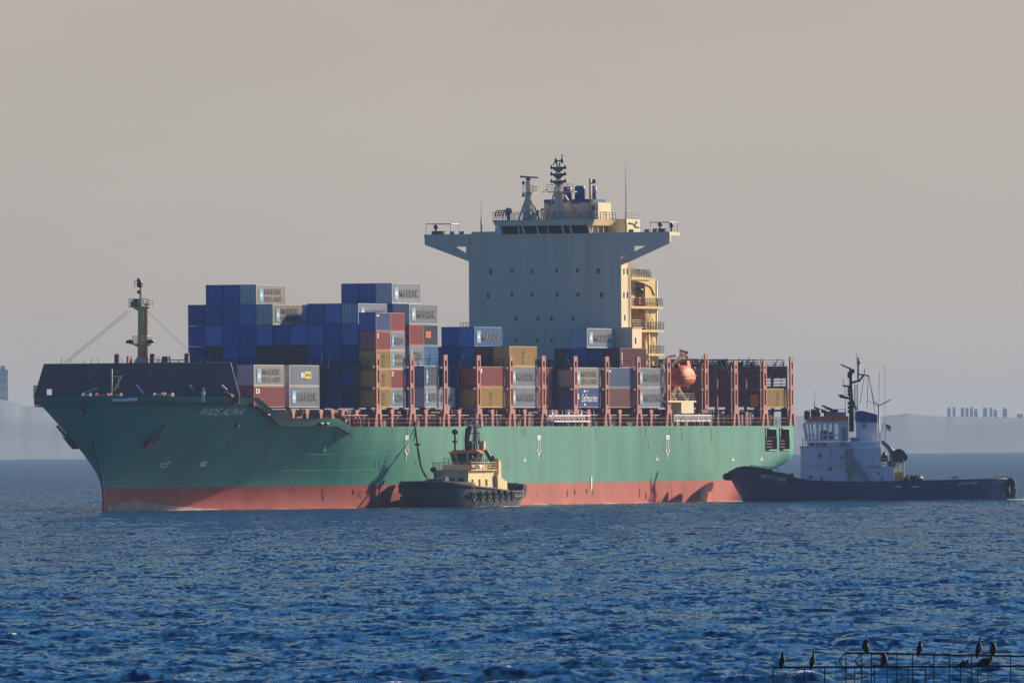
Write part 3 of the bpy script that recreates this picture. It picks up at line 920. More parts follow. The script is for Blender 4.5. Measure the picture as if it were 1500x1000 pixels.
def lashing_bridge(u, zt, legs=True, far=True, dense=3.0):
    b = None
    m = SM()
    zs = [z for z in (16.5, 19.4) if z < zt-.3]
    # cross beams and columns across the ship
    for z in zs:
        m.box(u-.75, u+.75, -17.3, 17.3, z-.35, z-.05)
    n = 7 if far else 2
    for k in range(n):
        v = -15+30*k/(n-1)
        m.box(u-.2, u+.2, v-.2, v+.2, ZD, zs[-1]-.36)
    m.box(u-.75, u+.75, -17.3, 17.3, ZC-.5, ZC-.2)
    b = m.build('lashing_bridge', M_MAROON, SHIP)
    for sg in (1, -1):
        v = 17.95*sg
        m = SM()
        for du in (-.62, .62): m.box(u+du-.2, u+du+.2, v-.11, v+.11, ZC-.2, zt-.01)
        for (z1, z2) in ((ZC-.19, ZC+.45), (16.3, 17.0), (18.75, 19.4), (zt-.75, zt)):
            if z2 <= zt: m.box(u-.43, u+.43, v-.09, v+.09, z1, z2)
        m.build('post', M_SALMON, b)
        if legs:
            m = SM()
            for s in (-1, 1):
                m.hull8([(u+s*.65-.38, v-.16, ZC-.21), (u+s*.65+.38, v-.16, ZC-.21), (u+s*.65+.38, v+.16, ZC-.21), (u+s*.65-.38, v+.16, ZC-.21)],
                        [(u+s*1.25-.42, v-.16, ZD-.05), (u+s*1.25+.42, v-.16, ZD-.05), (u+s*1.25+.42, v+.16, ZD-.05), (u+s*1.25-.42, v+.16, ZD-.05)])
            m.box(u-1.1, u+1.1, v-.18, v+.18, ZC-.85, ZC-.21)
            m.build('leg', M_SALMON, b)
    m = SM()
    for z in zs[-1:]:
        m.rail([(u-.7, -17, z-.05), (u-.7, 17, z-.05)], 1.05, 1.3, .035, 3)
    m.build('catwalk_railing', M_STEEL, b)
    rnd = random.Random(int(u))
    m = SM(); mw = SM()
    for k in range(26):
        v = rnd.uniform(-16.5, 16.5)
        (m if rnd.random() < .75 else mw).tube((u-.5, v, zs[-1]-.1), (u-.5+rnd.uniform(-.2, .2), v+rnd.uniform(-.7, .7), zs[-1]+rnd.uniform(.7, 1.7)), .05, 4)
    struct(m.build('lashing_rods', M_STEEL, b), 'stuff')
    struct(mw.build('lashing_rods', M_WHITED, b), 'stuff')
    return b
for i, u in enumerate(BAYS):
    if i < 3: continue
    lashing_bridge(u-1.05, 20.95)
lashing_bridge(BAYS[-1]+13.0, 20.95)

def aft_bridges():
    """aft of the bridge tower: plated lashing bridges, the bays between them nearly empty"""
    tops = [21.5, 20.6, 20.5, 21.2]
    for i, u in enumerate(AFT_POSTS):
        zt = tops[i]
        b = lashing_bridge(u, zt, legs=(i in (1, 2, 3)), far=False)
        m = SM()
        x0, x1 = u+.3, u+.62
        zt2 = 19.85
        m.box(x0, x1, -17.2, 17.2, 18.15, zt2)                              # top plate
        edges = []
        v = 17.2
        widths = [(0.4, 2.1), (7.0, 2.2), (7.0, 2.2), (6.0, 2.2)] if i < 3 else [(0.25, 3.6), (7.0, 2.4), (6.0, 2.4), (5.5, 2.4)]
        for (solid, hole) in widths:                                      # mid plate with window openings
            m.box(x0, x1, v-solid, v, ZC+.2, 18.149)
            v -= solid
            m.box(x0, x1, v-hole, v, ZC+2.0, 16.2 if i < 3 else 16.9)
            v -= hole
        m.box(x0, x1, -17.2, v, ZC+.2, 18.149)
        k = 17.2
        while k > -17:                                                     # legs under it
            m.box(x0, x1, k-1.0, k, ZD, ZC+.199); k -= 4.1
        m.build('bulkhead_plate', M_MAROON, b)
        m = SM()
        v = 17.2
        for (solid, hole) in widths:
            v -= solid
            for z in (16.7, 17.2, 17.7): m.tube((u, v-hole, z), (u, v, z), .05, 4)
            for q in range(3): m.tube((u, v-hole*(q+.5)/3, 16.2), (u, v-hole*(q+.5)/3, 18.1), .05, 4)
            m.box(u-.05, u+.05, v-hole-.06, v-hole+.06, 16.2, 18.2)
            v -= hole
        m.tube((u, v, 18.1), (u, 17.2, 18.1), .06, 4)
        m.build('opening_rail', M_MAROON, b)
        rnd = random.Random(40+i)
        m = SM(); mw = SM()
        for k in range(70):
            v = rnd.uniform(-17, 17)
            zz = rnd.choice([zt2, zt2, zt2-.9])
            (m if rnd.random() < .7 else mw).tube((u+.1, v, zz-.1), (u+.1, v+rnd.uniform(-.8, .8), zz+rnd.uniform(.5, 1.25)), .055, 4)
        for k in range(6):
            v = rnd.uniform(-15, 15)
            m.box(u-.3, u+.1, v, v+rnd.uniform(.6, 1.2), zt2-.01, zt2+rnd.uniform(.4, 1.0))
        m.rail([(u-.6, -17, zt2-.2), (u-.6, 17, zt2-.2)], 1.1, 1.6, .04, 3)
        struct(m.build('stowed_rods', M_STEEL, b), 'stuff'); struct(mw.build('stowed_rods', M_WHITED, b), 'stuff')
aft_bridges()

# ---------------------------------------------------------------- accommodation, bridge, masts and funnels
UH = 197.0
def house():
    zr = fz(800, 347, UH)                       # under the wing
    vL, vR = fv(687, 430, UH), fv(910, 430, UH)
    uA = su(924.5, 430, vR)
    zlow = ZD
    m = SM()
    m.box(UH, uA, vL, vR, zlow, zr)
    acc = m.build('accommodation_block', M_CREAM, SHIP)
    # lower, wider block on the port side and the engine casing behind
    z2 = fz(912, 480, UH)
    v2 = fv(925, 500, UH)
    u2 = su(940, 500, v2)
    m = SM(); m.box(UH+.35, u2, vR+.003, v2, zlow, z2); m.box(UH+.35, u2+.3, vR+.003, v2+.15, z2, z2+.1)
    m.rail([(UH+.5, v2-.1, z2+.1), (u2, v2-.1, z2+.1)], 1.05, 1, .035, 3)
    side_block = m.build('side_block', M_CREAM, SHIP)
    m = SM(); u_, z_ = side(931, 499, v2); m.box(u_-.3, u_+.3, v2+.002, v2+.03, z_-.45, z_+.45); m.build('window', M_GLASS, side_block)
    m = SM(); m.box(uA+.003, uA+11, -9, 7.2, zlow, zr-2.5); m.build('engine_casing', M_CREAM, SHIP)
    m = SM(); m.box(UH+.3, UH+6, vL-1.4, vL-.003, zlow, fz(680, 484, UH)); m.rail([(UH+.4, vL-1.5, fz(680, 484, UH)), (UH+.4, vL-.1, fz(680, 484, UH))], 1.1, .5, .04, 3); m.build('side_block', M_CREAM, SHIP)
    wins = [(719, 398, 5, 8), (750, 397, 4, 7), (780, 397, 4, 7), (815.5, 396, 4, 6.5), (846, 396, 4, 6.5), (876.5, 397, 5, 8.5),
            (715, 433, 4.5, 8), (750, 431.5, 4, 7), (780, 431.5, 4, 7), (816, 431, 4.5, 7), (846.6, 431.5, 4.5, 7), (881, 432, 5, 8),
            (756, 466.5, 4.5, 7), (788, 466.5, 4.5, 7), (808, 466, 4, 6.5), (840, 466, 4.5, 7), (756, 498.5, 4, 6.5), (787, 498.5, 4, 6.5), (808, 498.5, 4, 6.5), (840, 500, 4, 6.5)]
    for (px, py, w, h) in wins:
        v, z = front(px, py, UH)
        hw, hh = w/20.6, h/20.6
        m = SM(); m.box(UH-.012, UH+.02, v-hw, v+hw, z-hh, z+hh)
        wi = m.build('window', M_GLASS, acc)
        m = SM()
        for q in ((v-hw-.07, v-hw, z-hh-.07, z+hh+.07), (v+hw, v+hw+.07, z-hh-.07, z+hh+.07), (v-hw, v+hw, z-hh-.07, z-hh), (v-hw, v+hw, z+hh, z+hh+.07)):
            m.box(UH-.05, UH-.001, *q)
        m.build('frame', M_CREAM, wi)
    for (px, py) in ((914, 397.5), (918.8, 397.5), (914, 432), (919, 432), (915.3, 465.5)):
        u, z = side(px, py, vR)
        m = SM(); m.box(u-.32, u+.32, vR-.02, vR+.012, z-.42, z+.42); m.build('window', M_GLASS, acc)
    # deck seams round the block
    m = SM()
    for py in (415, 449, 482):
        z = fz(800, py, UH)
        m.box(UH-.018, uA+.018, vL-.018, vR+.018, z, z+.05)
    m.tube((uA-1.2, vR+.12, 14), (uA-1.2, vR+.12, zr-1), .08, 6); m.tube((uA-.5, vR+.12, 14), (uA-.5, vR+.12, zr-1), .06, 6)
    m.build('deck_seam', M_CREAM, acc)
    # bridge wings: bulwark across the whole breadth, floor, and the diagonal bracket with its opening
    zt = fz(800, 341.5, UH)
    wl, wr = fv(622, 350, UH), fv(981.5, 350, UH)
    P = lambda px, py: (UH-.2,)+front(px, py, UH-.2)
    m = SM()
    m.box(UH-.2, UH+.15, wl, wr, zr, zt)                                    # front bulwark
    m.box(UH+.151, UH+4.4, wl, wr, zr-.02, zr+.28)                          # floor
    m.box(UH+4.401, UH+4.6, wl, wr, zr, zt)                                # aft bulwark
    for (x0, x1) in ((wl-.0, wl+.25), (wr-.25, wr)): m.box(UH+.151, UH+4.4, x0, x1, zr+.281, zt-.02)
    wing = m.build('bridge_wing', M_CREAM, SHIP)
    for poly in ([(622, 346), (622, 358.5), (687, 383), (687, 374), (667, 362), (667, 346)], [(667, 346), (667, 361.5), (682.5, 361.5), (682.5, 372), (687.5, 375), (687.5, 346)],
                 [(981, 345), (981, 355.5), (924, 382), (910, 388), (910, 378), (928, 369), (945, 360.5), (945, 345)], [(910, 345), (910, 377), (928.5, 368.5), (928.5, 360.3), (945, 360.3), (945, 345)]):
        m = SM(); m.prism([(UH-.19,)+front(x, y+.01, UH-.19) for x, y in poly], (.5, 0, 0)); m.build('wing_bracket', M_CREAM, wing)
    m = SM()
    for k in range(3): m.box(UH+.8+k*1.2, UH+.95+k*1.2, wl+1.5, wl+6, zr-.5, zr-.03)
    for k in range(3): m.box(UH+.8+k*1.2, UH+.95+k*1.2, wr-6, wr-1.5, zr-.5, zr-.03)
    m.build('wing_stiffener', M_CREAM, wing)
    # awning frames and consoles at the wing ends
    for (pa, pb, yt) in ((622.5, 660, 328), (951, 987, 325.5)):
        va, vb = fv(pa, 335, UH), fv(pb, 335, UH)
        vb = min(vb, wr-.1)
        z1 = fz((pa+pb)/2, yt, UH)
        m = SM()
        for (v, u) in ((va+.1, UH+.3), (vb-.1, UH+.3), (va+.1, UH+4.2), (vb-.1, UH+4.2)): m.tube((u, v, zt-.05), (u, v, z1), .06, 5)
        for (a, b) in (((UH+.3, va), (UH+.3, vb)), ((UH+4.2, va), (UH+4.2, vb)), ((UH+.3, va+.1), (UH+4.2, va+.1)), ((UH+.3, vb-.1), (UH+4.2, vb-.1))):
            m.tube((a[0], a[1], z1), (b[0], b[1], z1), .07, 5)
        m.build('wing_awning_frame', M_WHITED, SHIP)
        c = (va+vb)/2-.6
        m = SM(); m.box(UH+1.6, UH+2.4, c-.9, c+.9, zr+.3, zt+.5); m.lathe((UH+1.4, va+1.2, zt), [(.12, 0), (.12, .8), (.35, .85), (.35, 1.3), (.1, 1.4)], 8); m.build('wing_console', M_STEEL, SHIP)
    m = SM(); m.lathe((UH+1.5, wr-.3, zt), [(.12, 0), (.12, .6), (.32, .7), (.32, 1.3)], 8); m.build('searchlight', M_STEEL, SHIP)
    m = SM()
    for px in (662, 676, 924, 947, 959):
        v = fv(px, 340, UH); m.box(UH+.05, UH+.5, v-.35, v+.35, zt-.05, zt+.4)
    m.build('wing_locker', M_GREY, SHIP)
    m = SM(); m.box(UH+.5, UH+3, fv(689, 340, UH), fv(725, 340, UH), zt-.02, zt+.32); m.build('wing_deck_box', M_CREAM, SHIP)
    # wheelhouse: raked windows under a deep brow
    zs, zw, zf = fz(800, 342.5, UH), fz(800, 330.5, UH), fz(800, 322, UH)
    wv0, wv1 = fv(735, 336, UH), fv(866, 336, UH)
    rv0, rv1 = fv(724.5, 326, UH), fv(874.5, 326, UH)
    m = SM()
    m.box(UH-.4, UH+9, wv0-.9, wv1+.9, zr+.3, zs)                           # dwarf wall
    m.box(UH+.6, UH+8.6, wv0, wv1, zs+.001, zw-.001)                         # inner core
    m.hull8([(UH-.9, rv0+.4, zw), (UH+9.2, rv0+.4, zw), (UH+9.2, rv1-.4, zw), (UH-.9, rv1-.4, zw)], [(UH-1.1, rv0, zf), (UH+9.4, rv0, zf), (UH+9.4, rv1, zf), (UH-1.1, rv1, zf)])
    wh = m.build('wheelhouse', M_CREAM, SHIP)
    m = SM(); m.box(UH-1.0, UH+9.3, rv0+.1, rv1-.1, zf+.002, zf+.03); m.build('bounce_cut_sheet', M_MAROON, wh)  # unseen dark sheet, added to cut sun bounced onto the funnel casing
    panes = [735, 750, 762, 768, 782, 797, 803, 829, 836, 844, 864]
    panes = [(737.5, 761), (763, 767.5), (770.5, 788.5), (791, 804), (805.5, 825.5), (828, 837), (840, 863)]
    for a, b in panes:
        va, vb = fv(a, 336, UH), fv(b, 336, UH)
        m = SM()
        m.hull8([(UH-.3, va, zs+.02), (UH-.1, va, zs+.02), (UH-.1, vb, zs+.02), (UH-.3, vb, zs+.02)], [(UH-.75, va-.12, zw-.02), (UH-.55, va-.12, zw-.02), (UH-.55, vb-.12, zw-.02), (UH-.75, vb-.12, zw-.02)])
        m.build('window', M_GLASS, wh)
    for (a, b) in zip([735]+[p[1] for p in panes], [p[0] for p in panes]+[866]):
        va, vb = fv(a, 336, UH), fv(b, 336, UH)
        m = SM()
        m.hull8([(UH-.34, va, zs+.01), (UH-.1, va, zs+.01), (UH-.1, vb, zs+.01), (UH-.34, vb, zs+.01)], [(UH-.79, va-.12, zw-.01), (UH-.55, va-.12, zw-.01), (UH-.55, vb-.12, zw-.01), (UH-.79, vb-.12, zw-.01)])
        m.build('mullion', M_CREAM, wh)
    for k in range(3):
        m = SM(); m.box(UH+.9+k*2.5, UH+3.0+k*2.5, wv1+.003, wv1+.05, zs+.1, zw-.1); m.build('window', M_GLASS, wh)
    m = SM(); m.box(UH-.2, UH+.2, fv(726, 336, UH), fv(734, 336, UH), zs+.05, zw-.05); m.build('window', M_WHITE, wh)
    # compass deck
    m = SM()
    z = zf
    m.rail([(UH-1, rv0+.1, z), (UH-1, rv1-.1, z), (UH+9, rv1-.1, z), (UH+9, rv0+.1, z)], 1.1, 1.5, .04, 3, True)
    m.build('compass_deck_railing', M_GREY, SHIP)
    m = SM()
    for k in range(5):
        v = fv(727+k*4, 315, UH); m.loft([(UH-.6, v, z+.5), (UH-.6, v+.15, z+1.3), (UH-.2, v+.5, z+1.5)], .09, 5)
    m.build('vent_pipe', M_STEEL, SHIP)
    m = SM(); m.lathe((UH, fv(745, 315, UH), z), [(.25, 0), (.25, .9), (.5, 1.0), (.5, 1.5), (.3, 1.75), (.05, 1.8)], 12); m.build('compass_binnacle', M_GREY, SHIP)
    # port side deckhouse behind the wheelhouse, in full sun
    a, b = su(876, 330, 8.0), su(899, 330, 8.0)
    uh0 = UH+9.41
    m = SM(); m.box(uh0, uh0+6.5, -2, 8.6, zr+.3, fz(880, 321, uh0)); m.rail([(uh0, 8.4, fz(880, 321, uh0)), (uh0+6.4, 8.4, fz(880, 321, uh0))], 1.1, 1, .035, 3)
    dh = m.build('upper_deckhouse', M_CREAM, SHIP)
    m = SM(); zq = fz(880, 327, uh0); m.loft([(uh0+1, 8.7, zq), (uh0+3.5, 8.7, zq-.1), (uh0+4.2, 8.7, zq-.5), (uh0+6, 8.7, zq-.6)], .08, 5); m.box(uh0+4.5, uh0+5.0, 8.61, 8.7, zq-.1, zq+.3); m.build('pipe', M_STEEL, dh)
    # radar mast
    ur = UH+3
    v0 = fv(774, 300, ur)
    rz = lambda py: fz(774, py, ur)
    m = SM()
    m.loft([(ur, v0-.1, rz(323)), (ur, v0, rz(283)), (ur, v0, rz(264))], [.85, .42, .3], 8, smooth=False)
    for (dv, du) in ((-1.25, -.8), (1.3, -.8), (1.3, 1.2), (-1.2, 1.2)): m.tube((ur+du, v0+dv, rz(322)), (ur, v0+.1*dv, rz(285)), .13, 6)
    for (dv, du) in ((-.8, -.5), (.85, -.5)): m.tube((ur+du, v0+dv, rz(310)), (ur, v0, rz(303)), .09, 5)
    m.box(ur-1.0, ur+1.0, v0-.6, v0+1.0, rz(283), rz(281.6))
    m.rail([(ur-.9, v0-.5, rz(282)), (ur-.9, v0+.95, rz(282)), (ur+.9, v0+.95, rz(282))], 1.05, .5, .04, 3)
    rm = m.build('radar_mast', M_CREAM, SHIP)
    m = SM(); m.loft([(ur, v0, rz(264)), (ur, v0, rz(261))], .35, 8); m.build('radar_gearbox', M_STEEL, rm)
    m = SM(); a, b = front(762, 259, ur), front(789, 260.5, ur); m.hull8([(ur-.2, a[0], a[1]-.13), (ur+.2, a[0], a[1]-.13), (ur+.2, b[0], b[1]-.1), (ur-.2, b[0], b[1]-.1)], [(ur-.2, a[0], a[1]+.16), (ur+.2, a[0], a[1]+.16), (ur+.2, b[0], b[1]+.12), (ur-.2, b[0], b[1]+.12)]); m.build('radar_scanner', M_GREY, rm)
    m = SM()
    for py in (268, 286): m.box(ur-.6, ur-.2, v0-.75, v0-.5, rz(py+2.5), rz(py-2.5)); m.tube((ur, v0, rz(py)), (ur-.4, v0-.6, rz(py)), .05, 4)
    m.build('mast_lights', M_STEEL, rm)
    # funnel casing, exhausts, main mast
    uf = UH+7.0
    fzz = lambda py: fz(830, py, uf)
    fvv = lambda px: fv(px, 300, uf)
    m = SM(); m.box(uf, uf+6, fvv(797), fvv(876), zf-.3, fzz(297)); fc = m.build('funnel_casing', M_CREAM, SHIP)
    m = SM(); m.box(uf-.02, uf+6.02, fvv(797)-.02, fvv(868), fzz(297)+.002, fzz(292)); m.build('funnel_top_band', M_BLUE, fc)
    m = SM(); m.box(uf-.03, uf+.0, fvv(801), fvv(815), fzz(299.5), fzz(297.2)); m.box(uf-.03, uf+.0, fvv(834), fvv(850), fzz(299), fzz(297.2)); m.build('exhaust_stain_plate', M_BLUE, fc)
    for (pa, pb, yt, dome) in ((804, 813, 273, 0), (817.5, 829.5, 273, 0), (834, 849, 272, 1), (860, 865.5, 272.5, 0)):
        va, vb = fvv(pa), fvv(pb); c, r = (va+vb)/2, (vb-va)/2
        m = SM()
        zb_, zt_ = fzz(296), fzz(yt)
        prof = [(r, 0), (r, (zt_-zb_)*.86), (r*.93, (zt_-zb_)*.95), (r*.7, zt_-zb_)] if dome else [(r, 0), (r, zt_-zb_), (r*.8, zt_-zb_+.02)]
        m.lathe((uf+2.6, c, zb_), prof, 18)
        m.build('exhaust_stack', M_BLUE, SHIP)
    um = UH+4.5
    mv_ = lambda px: fv(px, 260, um)
    mzz = lambda py: fz(818, py, um)
    c = mv_(818)
    m = SM()
    m.loft([(um, c, zf), (um, c, mzz(281))], [.85, .6], 8, smooth=False)
    m.tube((um, c+.6, mzz(281)), (um+2.5, c+2.6, zf), .14, 6); m.tube((um, c-.6, mzz(281)), (um+2, c-2.6, zf), .14, 6)
    m.box(um-1, um+1, mv_(804), mv_(842), mzz(282), mzz(280.6))
    for (a, b) in (((795, 281.5), (803, 276)), ((842, 281), (832, 275.5))):
        m.tube((um, mv_(a[0]), mzz(a[1])), (um, mv_(b[0]), mzz(b[1])), .08, 5)
    for dv in (-.32, .32):
        m.tube((um, c+dv*1.2, mzz(281)), (um, c+dv*.6, mzz(237)), .11, 6)
    k = 0
    while k < 11:
        z = mzz(279-k*3.6); m.tube((um, c-.35, z), (um, c+.35, z+.36), .06, 4); m.tube((um, c+.35, z), (um, c-.35, z+.36), .06, 4); k += 1
    m.rail([(um-.9, mv_(804), mzz(281)), (um-.9, mv_(842), mzz(281))], 1.05, .8, .04, 3)
    mm_ = m.build('main_mast', M_CREAM, SHIP)
    for py, w in ((265, 10.5), (254.5, 10.5), (245, 10.5)):
        m = SM(); hw = w/10.1
        m.prism([(um-.1, c-hw, mzz(py)+.05), (um-.1, c+hw, mzz(py)+.05), (um-.1, c+hw, mzz(py)-.08), (um-.1, c+.2, mzz(py)-.75), (um-.1, c-.2, mzz(py)-.75), (um-.1, c-hw, mzz(py)-.08)], (.2, 0, 0))
        for s in (-1, 1): m.lathe((um, c+s*hw, mzz(py)), [(.1, -.3), (.2, -.2), (.2, .12), (.1, .2), (.08, .32)], 8)
        m.build('yardarm', M_STEEL, mm_)
    m = SM()
    for (dx, py) in ((-3.5, 231), (5.5, 226.5)): m.tube((um, mv_(818+dx), mzz(236)), (um, mv_(818+dx), mzz(py)), .09, 5); m.lathe((um, mv_(818+dx), mzz(236)), [(.2, -.3), (.2, .3)], 6)
    m.tube((um, mv_(814.5), mzz(235.5)), (um, mv_(823.5), mzz(235.5)), .1, 5); m.loft([(um, mv_(811), mzz(243)), (um, mv_(811), mzz(240)), (um, mv_(812.5), mzz(238))], .08, 5)
    m.build('mast_antenna', M_STEEL, mm_)
    # signal pole and ladder beside the funnels
    c2 = fvv(866.5); m = SM(); m.tube((uf-.6, c2, zf-.2), (uf-.6, c2, fzz(262)), .16, 8); m.tube((uf-.6, c2, fzz(270)), (uf-.6, fvv(872), fzz(267)), .1, 5)
    sp = m.build('signal_pole', M_BUFF, SHIP)
    m = SM()
    for py in (266.5, 287, 305): m.box(uf-.8, uf-.4, fvv(870.5), fvv(874.5), fzz(py+3), fzz(py-3))
    m.build('navigation_light', M_STEEL, sp)
    m = SM(); m.tube((uf-.3, fvv(869), zf), (uf-.3, fvv(869), fzz(272)), .05, 4); m.tube((uf-.3, fvv(872), zf), (uf-.3, fvv(872), fzz(272)), .05, 4)
    for k in range(14): z = zf+.3*k*1.25; m.tube((uf-.3, fvv(869), z), (uf-.3, fvv(872), z), .04, 4)
    m.build('pole_ladder', M_WHITED, sp)
    m = SM(); rnd = random.Random(8)
    for k in range(9):
        v = fvv(rnd.uniform(800, 872)); zz = zf+rnd.uniform(.6, 1.6)
        m.tube((UH+.4, v, zf), (UH+.4, v, zz), .07, 5); m.ball((UH+.4, v, zz), .16)
    m.build('compass_deck_lights', M_STEEL, SHIP)
    # whip antennas
    for (px, y1, y2, nm) in ((917, 343, 238, 'whip'), (705, 342, 292, 'whip')):
        v = fv(px, 320, UH+1.5); m = SM()
        zt1, zt2 = fz(px, y1, UH+1.5), fz(px, y2, UH+1.5)
        m.loft([(UH+1.5, v, zt1-.2), (UH+1.5, v, zt1+2.2)], [.16, .12], 6); m.loft([(UH+1.5, v, zt1+2.2), (UH+1.5, v, zt2)], [.075, .03] if px > 800 else [.04, .02], 6)
        m.build('whip_antenna', M_GREY, SHIP)
    # open stair tower aft on the port side
    vs_ = vR-.3
    p0 = uA+.1
    def plat(ya, xa, xb, vout, nm='stair_platform', below=.35):
        u0_, z = side(xa, ya, vout); u1_ = su(xb, ya, vout)
        m = SM(); m.box(max(p0, u0_), u1_, 7.3, vout, z-below, z)
        o = m.build(nm, M_BUFF, SHIP)
        m = SM(); m.rail([(max(p0, u0_)+.1, vout-.06, z), (u1_-.06, vout-.06, z), (u1_-.06, 7.5, z)], 1.15, .8, .045, 3)
        m.build('railing', M_STEEL, o)
        return u0_, u1_, z
    A = plat(482.5, 926, 973, 10.4)
    B = plat(448, 924, 971, 10.4)
    Cc = plat(517.5, 950, 973, 10.4)
    D = plat(406, 925, 953, 10.0)
    # curved enclosure and column in the shade behind
    uc0, uc1 = su(945, 420, 9.6), su(960, 420, 9.6)
    m = SM(); m.box(uc0, uc1, 7.21, 9.6, Cc[2]-6, fz(0, 0, 0) if False else side(950, 408, 9.6)[1]); m.build('stair_column', M_BUFF, SHIP)
    zt_ = side(930, 401, 9.8)[1]
    m = SM()
    pts = [su(924.5, 401, 9.8)+.05*k for k in range(1)]
    ua_, ub_ = su(925, 401, 9.8), su(959.5, 405, 9.8)
    arc = [(ua_+(ub_-ua_)*f, 7.3, zt_-1.2*f*f) for f in np.linspace(0, 1, 8)]
    low = [(p[0], p[1], p[2]-1.0-(.9 if i == 7 else 0)) for i, p in enumerate(arc)]
    m.prism(arc+low[::-1], (0, 2.5, 0))
    m.rail([(arc[0][0], 9.7, arc[0][2]), (arc[6][0], 9.7, arc[6][2])], 1.1, .8, .04, 3)
    m.build('stair_canopy', M_BUFF, SHIP)
    m = SM(); m.box(p0, su(932.5, 430, 8.6), 7.21, 8.6, B[2], side(926, 412, 9)[1]); m.build('stair_column', M_BUFF, SHIP)
    for (pa, pb) in (((938, 448), (952, 482)), ((943, 483), (953, 515))):
        a = side(*pa, 9.4); b = side(*pb, 9.4)
        m = SM()
        for v in (8.7, 9.9):
            m.hull8([(a[0], v, a[1]), (a[0]+.1, v, a[1]), (a[0]+.1, v+.1, a[1]), (a[0], v+.1, a[1])], [(b[0], v, b[1]), (b[0]+.35, v, b[1]), (b[0]+.35, v+.1, b[1]), (b[0], v+.1, b[1])])
            m.tube((a[0], v+.05, a[1]+1), (b[0], v+.05, b[1]+1), .05, 4)
            for k in range(6):
                f = k/5; m.tube((a[0]+(b[0]-a[0])*f, v+.05, a[1]+(b[1]-a[1])*f), (a[0]+(b[0]-a[0])*f, v+.05, a[1]+(b[1]-a[1])*f+1), .04, 4)
        for k in range(11):
            f = (k+.5)/11; x, z = a[0]+(b[0]-a[0])*f, a[1]+(b[1]-a[1])*f
            m.box(x-.1, x+.25, 8.8, 9.9, z-.03, z+.03)
        m.build('stair_flight', M_BUFF, SHIP)
    m = SM(); m.tube((su(961.5, 470, 9.5), 9.5, 12), (su(961.5, 470, 9.5), 9.5, side(960, 412, 9.5)[1]), .2, 8); m.tube((su(950, 500, 10), 10, 12), (su(950, 500, 10), 10, A[2]-.4), .16, 8); m.build('platform_post', M_CREAM, SHIP)
    u_, z_ = side(936, 440, 9.0); m = SM(); m.box(u_-.5, u_+.5, 8.6, 9.2, z_-.6, z_+.5); m.build('fire_locker', M_FLAGRED, SHIP)
    m = SM(); a = side(934, 423, 9.2); b = side(947, 428, 9.2); m.tube((a[0], 9.2, a[1]), (b[0], 9.2, b[1]), .28, 8); m.build('exhaust_pipe', M_STEEL, SHIP)
house()

